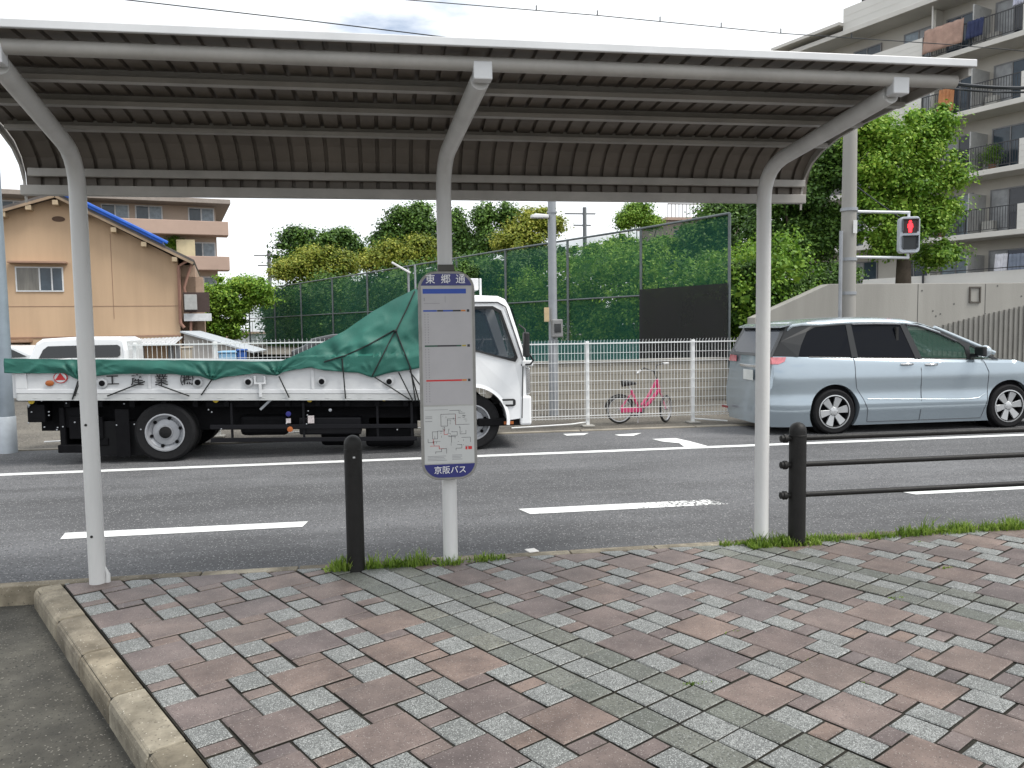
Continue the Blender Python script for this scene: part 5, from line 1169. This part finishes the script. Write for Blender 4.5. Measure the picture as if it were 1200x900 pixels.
# distant wire poles
def wirepole(label, px_, top, Y, arms):
    a = at(px_, top, y=Y); o = thing('utility_pole', label, 'pole', (a.x, Y, 0)); h = MB(); h.tube([(a.x, Y, 0), (a.x, Y, a.z)], .16, 8); h.build('shaft', mat('far_pole', (.16, .17, .18), .8), o)
    for i, (z, l) in enumerate(arms): h = MB(); h.bar((a.x-l, Y, a.z-z), (a.x+l*.55, Y, a.z-z), .10); h.build('crossarm', MATS['far_pole'], o)
    return o
wirepole('distant utility pole with crossarm above the net, right of the street lamp', 685, 243, 62, [(.5, 1.6), (1.4, .9)])
wirepole('distant utility pole against the sky beside the bright green tree', 315, 294, 75, [(.4, 1.3), (1.3, 1.0)])

# ------------------------------------------------------------------ tan house
HY = 36
tan = mat('tan_render', (.49, .345, .225), .9, 0, .16, .5, .15, 12, streak=True)
ho = thing('house', 'tan rendered gabled house with blue sheeting on its roof edge behind the truck', 'house', (-8.66, HY, ZR))
gp = [(-15.5, -.2), (-15.5, 6.15), (-13.05, 6.98), (-8.66, 4.62), (-8.66, -.2)]
g = MB(); g.prism(gp, lambda p: Vector((p[0], HY, p[1])), lambda p: Vector((p[0], HY+9, p[1]))); g.build('wall', tan, ho)
roofd = mat('roof_tile', (.10, .09, .085), .8, 0, .3, 3); wood = mat('eave_wood', (.30, .22, .15), .8, 0, .2, 3); blue = mat('blue_sheet', (.02, .12, .55), .45, 0, .2, 2)
def slab(pa, pb, thk, y0, y1, nm, mt, par=ho, **k):
    d = Vector((pb[0]-pa[0], pb[1]-pa[1])).normalized(); n_ = Vector((-d.y, d.x))*thk
    if n_.y < 0: n_ = -n_
    g = MB(); P = [pa, pb, (pb[0]+n_.x, pb[1]+n_.y), (pa[0]+n_.x, pa[1]+n_.y)]
    g.prism(P, lambda p: Vector((p[0], y0, p[1])), lambda p: Vector((p[0], y1, p[1]))); return g.build(nm, mt, par, **k)
slab((-13.05, 7.0), (-8.05, 4.42), .14, HY-.55, HY+9.3, 'roof', roofd); slab((-16.2, 5.9), (-13.06, 7.0), .14, HY-.55, HY+9.3, 'roof', roofd)
slab((-13.05, 6.93), (-8.05, 4.35), .10, HY-.58, HY-.5, 'bargeboard', wood); slab((-16.2, 5.83), (-13.06, 6.93), .10, HY-.58, HY-.5, 'bargeboard', wood)
slab((-13.0, 7.13), (-9.2, 5.17), .10, HY-.62, HY+6, 'blue_tarp', blue, bevel=.03); slab((-12.6, 7.02), (-9.0, 5.17), .12, HY-.7, HY-.55, 'blue_tarp_edge', blue, bevel=.03)
for k in range(4):
    x = -12.4+k*.9; z = 6.99-(x+13.05)*.516+.24; g = MB(); g.lathe([(.01, -.10), (.16, -.08), (.2, 0), (.15, .09), (.01, .11)], Matrix.Translation((x, HY-.3, z)), 10); g.build('sandbag', mat('sandbag', (.55, .55, .56), .8) if k % 2 else blue, ho, smooth=60)
for (x, z) in ((-14.9, 6.25), (-14.0, 6.55), (-13.05, 6.78), (-12.1, 6.32), (-11.0, 5.76), (-9.9, 5.2), (-8.75, 4.6)):
    g = MB(); g.box(x-.10, x+.10, HY-.56, HY, z-.13, z+.05); g.build('rafter_end', mat('rafter', (.42, .33, .22), .8), ho)
g = MB(); g.lathe([(.2, 0), (.2, .02)], Matrix.Translation((-13.05, HY-.002, 6.15)) @ rotx(R_(90)) @ Matrix.Diagonal((1.2, .55, 1, 1)), 16); g.build('gable_vent', mat('vent_brown', (.10, .06, .04), .9), ho)
wh = mat('sash_white', (.62, .63, .64), .4); curt = mat('curtain', (.24, .21, .17), .9, 0, .25, 9, streak=True)
def window(par, x0, x1, y, z0, z1, panes=2, left=curt, right=None, fr=.05, sgn=1):
    f = MB(); f.box(x0, x1, y-.05, y-.001, z0, z0+fr); f.box(x0, x1, y-.05, y-.001, z1-fr, z1); f.box(x0, x0+fr, y-.05, y-.001, z0+fr, z1-fr); f.box(x1-fr, x1, y-.05, y-.001, z0+fr, z1-fr)
    for k in range(1, panes): xm = x0+(x1-x0)*k/panes; f.box(xm-fr/2, xm+fr/2, y-.06, y-.001, z0+fr, z1-fr)
    wo = f.build('window', wh, par)
    for k in range(panes):
        a, b = x0+(x1-x0)*k/panes, x0+(x1-x0)*(k+1)/panes; f = MB(); f.box(a+fr*.5, b-fr*.5, y-.03, y-.0015, z0+fr*.5, z1-fr*.5); f.build('pane', (left, right or left)[k % 2], wo)
    return wo
wg = mat('window_curtained', (.16, .15, .13), .15, 0, .35, 6, streak=True); wb = mat('window_blue', (.045, .065, .085), .1, 0, .3, 2)
w1 = window(ho, -14.68, -12.98, HY, 3.22, 4.22, 2, wg, wb); g = MB(); g.box(-13.42, -13.37, HY-.055, HY-.001, 3.27, 4.17); g.build('mullion', wh, w1)
g = MB(); g.box(-14.85, -12.8, HY-.45, HY-.001, 4.34, 4.42); g.build('window_awning', mat('awning_rust', (.32, .20, .14), .7), ho, bevel=.01)
g = MB(); g.box(-15.5, -8.66, HY-.03, HY-.001, 1.34, 1.40); g.box(-15.5, -8.66, HY-.012, HY-.0015, 2.62, 2.64); g.box(-11.2, -11.185, HY-.012, HY-.0015, 2.1, 5.6); g.build('trim_line', mat('trim_brown', (.26, .16, .11), .8), ho)
g = MB(); g.box(-15.5, -14.2, HY-.7, HY-.001, 1.20, 1.28); g.build('porch_awning', mat('awning_rust', (.32, .20, .14), .7), ho)
g = MB(); g.box(-15.4, -14.3, HY-.02, HY-.003, -.1, 1.15); g.build('doorway', blk, ho)
pipe = mat('pipe_brown', (.28, .15, .11), .6)
g = MB(); g.tube([(-8.2, HY-.4, 4.55), (-8.62, HY-.15, 4.3), (-8.64, HY-.12, 1.9), (-8.5, HY-.12, 1.7)], .07, 8); g.tube([(-8.1, HY+.1, 4.5), (-8.45, HY+.05, 3.4), (-8.2, HY+.05, 2.2), (-8.3, HY+.05, 1.0)], .06, 8); g.build('downpipe', pipe, ho, smooth=60)
g = MB(); g.box(-8.66, -7.7, HY+.6, HY+3, -.2, 3.9); g.box(-8.66, -8.0, HY+.6, HY+8.9, -.2, 4.4); g.build('side_bay', mat('bay_wall', (.38, .27, .20), .9, 0, .2, 1.5), ho)
bal = MB(); bal.box(-8.5, -7.45, HY-.1, HY-.05, 2.35, 3.2); bal.build('balcony_rail', mat('rail_brown', (.055, .035, .03), .8), ho)
g = MB(); g.box(-8.5, -7.4, HY-.12, HY+.8, 1.98, 2.30); g.build('balcony_floor', mat('pale_slab', (.55, .56, .57), .7), ho)
ac = MB(); ac.box(-8.45, -7.95, HY-.35, HY-.11, 2.45, 3.1); ac.build('air_conditioner', mat('ac_grey', (.34, .34, .33), .6), ho, bevel=.02)
# lean-to awning and yard things
o = thing('corrugated_awning', 'white corrugated lean-to awning at the foot of the tan house', 'awning', (-10, HY-1.5, 0))
g = MB(); rws = []
for (y, z) in ((HY-.02, 1.30), (HY-1.6, .98)):
    rws.append([Vector((-10.95+k*.07, y, z+.025*(k % 2))) for k in range(35)])
g.grid(rws); g.build('sheet', mat('corrugated_white', (.50, .53, .56), .5), o, solid=.01)
for x in (-10.9, -9.8, -8.6): g = MB(); g.box(x, x+.07, HY-1.55, HY-1.48, ZR, 1.0); g.build('prop', mat('prop_dark', (.08, .07, .06), .8), o)
g = MB(); g.box(-10.8, -8.7, HY-.1, HY-.03, ZR, .95); g.build('back_panel', mat('shed_grey', (.25, .27, .29), .8, 0, .2, 1), o)
o = thing('storage_shed', 'pale shed with sloping grey roof right of the tan house', 'shed', (-7, 33, ZR))
g = MB(); g.prism([(-7.7, ZR), (-7.7, 1.45), (-5.4, .72), (-5.4, ZR)], lambda p: Vector((p[0], 32.5, p[1])), lambda p: Vector((p[0], 35.5, p[1]))); g.build('wall', mat('shed_wall', (.40, .38, .36), .8, 0, .15, 1), o)
slab((-7.8, 1.5), (-5.1, .65), .06, 32.3, 35.7, 'roof', mat('shed_roof', (.40, .43, .46), .6), o)
def crate(label, x0, x1, y0, y1, z1, col, nm, cat):
    o = thing(nm, label, cat, ((x0+x1)/2, (y0+y1)/2, ZR)); mt = mat('col_%s' % nm, col, .5, 0, .1, 3)
    g = MB(); g.box(x0, x1, y0, y1, ZR, z1-.06); g.build('body', mt, o, bevel=.03); g = MB(); g.box(x0-.03, x1+.03, y0-.03, y1+.03, z1-.055, z1); g.build('lid', mt, o, bevel=.02); return o
a, b = at(256, 420, y=24), at(277, 420, y=24); crate('pale blue storage locker standing in the yard behind the picket fence', a.x, b.x, 24, 24.8, .95, (.22, .42, .62), 'storage_locker', 'locker')
a, b = at(278, 420, y=24), at(286, 420, y=24); crate('dark blue bin beside the pale blue locker', a.x, b.x, 24, 24.5, 1.0, (.02, .09, .34), 'bin', 'bin')
a, b = at(213, 420, y=25), at(222, 420, y=25); crate('small beige cabinet behind the picket fence near the corrugated awning', a.x, b.x, 25, 25.4, 1.08, (.42, .37, .30), 'cabinet', 'cabinet')

# ------------------------------------------------------------------ parked vehicles behind the truck
def small_car(name, label, cat, x0, x1, y, prof, win, col, depth=1.5, wheels=(.18, .82)):
    """prof: side outline (0..1, z) ; faces left or right as drawn"""
    o = thing(name, label, cat, ((x0+x1)/2, y+depth/2, ZR)); L_ = x1-x0; mt = mat('car_%s' % cat.replace(' ', '_')+str(int(col[0]*100)), col, .25, 0, .02, 3, coat=.5)
    P = [(x0+u*L_, z) for u, z in prof]; n = len(P); g = MB(); vs = []
    for yy, k in ((y, .06), (y+.08, .0), (y+depth-.08, .0), (y+depth, .06)):
        zc = .55; vs += [(p[0]+((x0+x1)/2-p[0])*k*.6, yy+(0.10*max(0, p[1]-.85)*(1 if yy < y+depth/2 else -1)), p[1]-(max(0, p[1]-.9))*k) for p in P]
    fs = [(i*n+k, i*n+(k+1) % n, (i+1)*n+(k+1) % n, (i+1)*n+k) for i in range(3) for k in range(n)]+[tuple(range(n)), tuple(range(3*n, 4*n))]
    g.add(vs, fs); g.build('body', mt, o, bevel=.04)
    for q in win:
        g = MB(); g.add([(x0+u*L_+((x0+x1)/2-(x0+u*L_))*.036, y-.008+.10*max(0, z-.85), z-max(0, z-.9)*.06) for u, z in q], [tuple(range(len(q)))]); g.build('window', dglass, o, solid=.01)
    for u in wheels:
        for yy in (y+.08, y+depth-.08): g = MB(); g.lathe([(.16, -.09), (.28, -.10), (.29, -.07), (.29, .07), (.28, .10), (.16, .09)], Matrix.Translation((x0+u*L_, yy, ZR+.29)) @ rotx(R_(90)), 20); wo = g.build('wheel', tyre, o, smooth=40); g = MB(); g.lathe([(.16, -.11), (.16, .11)], Matrix.Translation((x0+u*L_, yy, ZR+.29)) @ rotx(R_(90)), 16); g.build('rim', alloy, wo)
    return o
a, b = at(30, 400, y=21), at(147, 400, y=21)
small_car('compact_van', 'white compact van facing left behind the left end of the tarpaulin', 'van', a.x-.25, b.x+.02, 21,
    [(0, .10), (0, .68), (.03, .80), (.10, .90), (.175, 1.30), (.23, 1.40), (.55, 1.44), (.93, 1.43), (.985, 1.36), (1, 1.1), (1, .10)],
    [[(.195, .93), (.235, 1.15), (.28, 1.24), (.60, 1.25), (.60, .93)], [(.64, .93), (.64, 1.25), (.93, 1.25), (.955, 1.20), (.955, .98), (.93, .93)], ], (.74, .76, .78), 1.45)
a, b = at(-30, 412, y=24), at(46, 412, y=24)
small_car('parked_car', 'white car roof glimpsed between the left pole and the compact van', 'car', a.x-1.2, b.x, 24,
    [(0, .1), (0, .7), (.15, .82), (.3, 1.15), (.5, 1.22), (.78, 1.2), (.95, .95), (1, .7), (1, .1)], [[(.2, .85), (.32, 1.1), (.55, 1.14), (.55, .85)], [(.58, .85), (.58, 1.14), (.76, 1.12), (.9, .9)]], (.70, .72, .74))
a, b = at(340, 400, y=27), at(425, 400, y=27)
small_car('parked_car', 'dark car parked beyond the fence just left of the tarpaulin slope', 'car', a.x, b.x+.9, 27,
    [(0, .1), (0, .85), (.12, 1.0), (.22, 1.25), (.42, 1.38), (.7, 1.36), (.88, 1.05), (1, .9), (1, .1)], [[(.2, 1.02), (.26, 1.22), (.45, 1.31), (.45, 1.02)], [(.48, 1.02), (.48, 1.31), (.68, 1.29), (.82, 1.02)]], (.035, .038, .042), 1.6)

# ------------------------------------------------------------------ far apartment block, left
AY = 66
ap = thing('apartment_block', 'beige four-storey apartment block with balconies behind the tan house', 'apartment building', (-12.9, AY, 0))
apw = mat('apt_beige', (.50, .40, .32), .85, 0, .1, .3); apd = mat('apt_pink', (.44, .32, .26), .85, 0, .1, .4)
g = MB(); g.box(-40, -12.9, AY, AY+10, -.2, 11.2); g.build('wall', apw, ap)
g = MB(); g.box(-40.3, -11.9, AY-1.9, AY+10.2, 11.2, 11.55); g.build('roof', mat('apt_roof', (.30, .26, .23), .8), ap, bevel=.03)
for k, z in enumerate((0.9, 3.55, 6.2, 8.85)):
    for x0, x1 in ((-22.3, -12.1), (-40, -29.3)):
        g = MB(); g.box(x0, x1, AY-1.6, AY-1.45, z, z+1.05); g.box(x0, x1, AY-1.449, AY, z, z+.15); g.box(x1-.15, x1, AY-1.449, AY, z+.151, z+1.05); g.build('balcony', apd, ap, bevel=.04)
    for x in (-14.9, -18.6, -20.9, -33, -37):
        w_ = window(ap, x, x+1.9, AY, z+.55, z+2.25, 2, wb, mat('window_pale', (.22, .27, .31), .2, 0, .3, 3), .09)
    for x in (-24.4, -27.4):
        window(ap, x, x+1.9, AY, z+.75, z+2.2, 2, wb, MATS['window_pale'], .09)
        g = MB(); g.box(x-.1, x+2.0, AY-.35, AY-.30, z+.7, z+.76); g.box(x-.1, x+2, AY-.35, AY-.30, z+1.2, z+1.25)
        for q in range(12): g.box(x-.1+q*.18, x-.07+q*.18, AY-.34, AY-.31, z+.761, z+1.199)
        g.build('window_guard', wh, ap)
g = MB(); g.box(-22.9, -22.3, AY-1.6, AY-.01, -.2, 11.2); g.build('column', mat('apt_column', (.28, .22, .19), .85), ap)
g = MB(); g.tube([(-22.1, AY-1.7, 0), (-22.1, AY-1.7, 11)], .08, 6); g.build('downpipe', wh, ap)
b = px_blobs([(205, 283, 12, 7), (212, 289, 10, 6), (196, 288, 8, 5)], AY-1.2, .5)
c = MB(); leaf_cloud(c, b, 1500, .16); o = thing('balcony_plant', 'green plants spilling over a balcony of the beige apartment block', 'plant', (b[0][0], AY-1.2, 7)); c.build('foliage', G_mid, o, fixn=False); c = MB(); c.box(b[0][0]-1, b[0][0]+1, AY-1.44, AY-1.0, 6.36, 6.9); c.build('planter', apd, o)
c = at(218, 295, y=AY-1.7); h = MB(); h.box(c.x-.65, c.x+.65, AY-1.72, AY-1.70, c.z-.8, c.z+.9); tag(h.build('hanging_futon', mat('futon', (.66, .56, .36), .9, 0, .1, 2), solid=.05), 'pale yellow futon airing on a balcony of the beige apartment block', 'bedding')
# low distant buildings
for nm, lb, px0, px1, py, Y, col in (('distant_building', 'pale grey distant building left of the far wire pole', 255, 300, 392, 95, (.45, .48, .5)), ('distant_building', 'small brown-walled building with a railed roof above the net', 782, 870, 258, 70, (.26, .20, .18))):
    a, b_ = at(px0, py, y=Y), at(px1, py, y=Y); o = thing(nm, lb, 'building', ((a.x+b_.x)/2, Y+4, 0)); g = MB(); g.box(a.x, b_.x, Y, Y+8, 0, a.z); g.build('wall', mat('far_'+str(px0), col, .9, 0, .1, .4), o)
    g = MB(); g.box(a.x-.2, b_.x+.2, Y-.2, Y+8.2, a.z, a.z+.25); g.build('roof', apd, o)
    g = MB()
    for k in range(int((b_.x-a.x)/.35)): g.box(a.x+k*.35, a.x+k*.35+.05, Y-.1, Y-.05, a.z+.25, a.z+1.4)
    g.box(a.x, b_.x, Y-.1, Y-.05, a.z+1.4, a.z+1.5); g.build('roof_railing', mat('far_rail', (.16, .13, .12), .8), o)
    for k in range(3): g = MB(); x = a.x+(b_.x-a.x)*(k+.3)/3.2; g.box(x, x+1.1, Y-.05, Y-.001, a.z-2.2, a.z-.9); g.build('window', wb, o)
# ------------------------------------------------------------------ apartment block on the right
rh = Vector((math.cos(YAW), -math.sin(YAW), 0)); fh_ = Vector((math.sin(YAW), math.cos(YAW), 0))
P0 = rh*22.27+fh_*34.7; D = rh*-.507+fh_*.862; D.normalize(); Nn = rh*-.862+fh_*-.507; Nn.normalize()
MA = Matrix((( D.x, -Nn.x, 0, P0.x), (D.y, -Nn.y, 0, P0.y), (0, 0, 1, 0), (0, 0, 0, 1)))
rb = thing('apartment_block', 'tall grey-beige apartment block with open balconies on the right', 'apartment building', (P0.x, P0.y, 0))
aw = mat('block_wall_grey', (.54, .52, .47), .85, 0, .07, .5); aw2 = mat('block_recess', (.50, .475, .43), .85, 0, .07, .6); sl_m = mat('block_slab', (.60, .58, .54), .8, 0, .07, .8, streak=True)
par_m = mat('parapet_panel', (.66, .645, .61), .8, 0, .05, .6); raild = mat('rail_dark', (.035, .036, .04), .5); part_m = mat('partition', (.40, .40, .39), .7)
def bx(s0, s1, d0, d1, z0, z1): g = MB(); g.box(s0, s1, d0, d1, z0, z1, MA); return g
bx(-12, 13.5, 1.5, 12, -.2, 16.95).build('wall', aw2, rb); bx(-12, 3.5, 1.5, 12, 16.951, 19.3).build('upper_wall', aw2, rb)
FL = [2.72, 5.49, 8.27, 11.1, 13.9, 16.7]
random.seed(77)
for k, z in enumerate(FL):
    e = 13.6 if k < 5 else 13.6
    bx(-12, e, 0, 1.499, z-.24, z).build('floor_slab', sl_m, rb, bevel=.02)
    if k == 0:
        bx(-12, 8, .02, .16, z, z+1.0).build('parapet', par_m, rb, bevel=.01)
    elif k == 5:
        g = bx(-12, 9.4, .02, .16, z, z+1.1); [g.box(-12, 9.4, .012, .02, z+q, z+q+.012, MA) for q in (.35, .7)]; g.build('parapet', par_m, rb)
        bx(9.28, 9.4, .161, 1.5, z, z+1.1).build('parapet', par_m, rb)
    else:
        for s0, s1 in ((-2.6, .46), (5.0, 8.0)):
            g = bx(s0, s1, .02, .16, z, z+1.08); [g.box(s0, s1, .012, .0199, z+q, z+q+.015, MA) for q in (.3, .55, .8)]; g.build('parapet', par_m, rb)
        for s0, s1 in ((-7.2, -2.6), (.46, 5.0), (8.0, 12.6)):
            g = MB(); g.box(s0, s1, .05, .09, z+1.05, z+1.09, MA); g.box(s0, s1, .05, .08, z+.10, z+.13, MA); q = s0+.05
            while q < s1: g.box(q, q+.018, .06, .078, z+.13, z+1.05, MA); q += .115
            for q in (s0+.02, (s0+s1)/2, s1-.06): g.box(q, q+.045, .045, .09, z, z+1.09, MA)
            g.build('railing', raild, rb)
    if k < 5:
        for base in (-7.4, 0, 7.4):
            for (a, b_, kind) in ((.75, 2.4, 'd'), (3.2, 4.7, 'p'), (5.3, 6.9, 'd')):
                s0, s1 = base+a, base+b_
                if s1 > 13.3: continue
                g = MB(); z0, z1 = z+.04, z+2.05; f_ = .06
                g.box(s0, s1, 1.42, 1.499, z1-f_, z1, MA); g.box(s0, s1, 1.42, 1.499, z0, z0+f_, MA)
                for q in (s0, (s0+s1)/2-f_/2, s1-f_): g.box(q, q+f_, 1.42, 1.499, z0+f_, z1-f_, MA)
                wo = g.build('window', mat('alu_frame', (.22, .22, .225), .5, .4), rb)
                for j in range(2):
                    g = MB(); w_ = (s1-s0)/2; g.box(s0+j*w_+.05, s0+(j+1)*w_-.03, 1.45, 1.498, z0+.05, z1-.05, MA); g.build('pane', random.choice([wb, MATS['window_pale'], mat('pane_dark', (.03, .035, .045), .1), mat('curtain_pale', (.30, .31, .32), .3, 0, .2, 4)]), wo)
            if base+2.9 < 13:
                bx(base+2.62, base+2.68, .12, 1.49, z+.05, z+1.85).build('partition', part_m, rb)
            bx(base+4.9, base+5.05, .9, 1.499, z, z+2.53).build('pier', aw, rb)
            if 0 < k and base > -7:
                g = bx(base+1.95, base+2.5, .9, 1.25, z, z+.6); g.build('air_conditioner', mat('ac_pale', (.42, .41, .38), .6), rb, bevel=.02)
                g = MB(); g.tube([MA @ Vector((base+4.75, .4, z)), MA @ Vector((base+4.75, .4, z+2.54))], .045, 8); g.build('drainpipe', par_m, rb, smooth=60)
bx(9.4, 13.9, -.3, 1.5, 16.94, 17.1).build('eave', sl_m, rb)
bx(8.2, 8.9, .8, 1.4, 17.8, 18.5).build('rooftop_box', raild, rb)
# washing and bedding hung on balconies
def cloth(label, s0, s1, z0, z1, d, col, name='hanging_laundry', cat='laundry', grp=None):
    mt = mat('cloth_%d_%d' % (int(s0*10), int(z0*10)), col, .9, 0, .2, 3); g = MB(); rws = []
    for j in range(7):
        rws.append([MA @ Vector((s0+(s1-s0)*i/14, d+.04*math.sin(i*1.9+j*.3)-.02*j, z1-(z1-z0)*j/6-.02*abs(math.sin(i*1.3)))) for i in range(15)])
    g.grid(rws); o = g.build(name, mt, None, solid=.02, smooth=60); tag(o, label, cat, grp)
cloth('salmon pink quilt airing over the highest iron balcony rail of the right block', 3.0, 4.9, 14.15, 15.25, -.02, (.38, .25, .20), 'quilt', 'bedding')
cloth('navy blue cloth hanging beside the pink quilt', 2.1, 2.85, 14.2, 15.0, -.02, (.03, .04, .10))
cloth('white shirts hanging high at the right edge of the frame', .55, 1.0, 15.1, 15.9, .3, (.55, .56, .66))
cloth('orange-brown mat hanging on the balcony just behind the shelter roof corner', 3.35, 4.1, 11.2, 12.3, -.03, (.45, .20, .09), 'mat', 'bedding')
cloth('white towels drying on the lowest balcony of the right block', .95, 1.5, 3.35, 4.5, .3, (.62, .62, .66)); cloth('blue-grey shirts drying beside the white towels', .2, .9, 3.4, 4.45, .3, (.20, .23, .29)); cloth('dark brown coat at the right end of the lowest washing line', -.6, -.1, 3.3, 4.4, .3, (.05, .035, .03))
for lb, s_, z_, n_, mt in (('potted shrub on the second iron-railed balcony from the bottom', 1.9, 8.35, 900, G_mid), ('orange-flowered plant on the lower iron-railed balcony near the tree', 4.2, 5.6, 700, G_gold), ('leafy potted plant by the partition of the middle balcony', 3.4, 8.35, 600, G_dark)):
    c0 = MA @ Vector((s_, .6, z_)); o = thing('potted_plant', lb, 'plant', c0); g = MB(); g.lathe([(.12, -.08), (.18, .2)], Matrix.Translation(c0), 14); g.build('pot', mat('pot_brown', (.2, .1, .06), .8), o)
    c = MB(); leaf_cloud(c, [(c0.x, c0.y, c0.z+.65, .4, .4, .5)], n_, .12); c.build('foliage', mt, o, fixn=False)
# podium rail in front
g = MB(); 
for q in (-1.2, 4.6): g.box(q, q+.07, -.12, -.05, 2.6, 3.95, MA)
g.box(-6, 5, -.10, -.06, 3.82, 3.86, MA); tag(g.build('handrail', raild), 'thin dark handrail on posts before the lowest parapet of the right block', 'railing')

# ------------------------------------------------------------------ overhead cables
cab_m = mat('cable', (.02, .025, .03), .6, amt=0)
def cable(label, pts, Y, r, sag=0, name='overhead_cable', spac=()):
    W_ = [at(a, b, y=Y) for a, b in pts]; P = []
    for a, b in zip(W_, W_[1:]):
        for t in range(12): u = t/12; q = a.lerp(b, u); P.append(q+Vector((0, 0, -sag*4*u*(1-u))))
    P.append(W_[-1]); o = thing(name, label, 'cable', W_[0]); g = MB(); g.tube(P, r, 6); g.build('wire', cab_m, o, smooth=60)
    for px_ in spac:
        q = min(P, key=lambda v: abs((v-Vector((0, 0, H))).dot(r2)/(v-Vector((0, 0, H))).dot(fw)*FPX+600-px_)); g = MB(); g.lathe([(.015, -.05), (.015, .06)], Matrix.Translation(q+Vector((0, 0, .06))), 8); g.build('spacer', cab_m, o)
cable('thin cable crossing the sky at upper left behind the shelter roof', [(-100, -30), (150, 0), (360, 24), (575, 50), (700, 64)], 20, .013)
cable('thin cable with small clips crossing the sky at top centre', [(380, -8), (480, 0), (700, 18), (915, 39), (1110, 52), (1320, 70)], 20, .011, spac=(624, 700, 770, 845, 915, 990))
cable('thick twisted cable bundle running past the right end of the shelter roof', [(900, 84), (1110, 97), (1200, 103), (1330, 112)], 15, .035, .03)
cable('second dark cable just under the thick bundle at the right', [(900, 92), (1110, 103), (1200, 108), (1330, 114)], 15, .02, .03)
cable('slack wire sloping from the concrete pole into the yellow-green tree', [(1003, 218), (1030, 238), (1056, 256)], 15, .012)
ho.rotation_euler.z = .19; ap.rotation_euler.z = .25
#@@NEXT
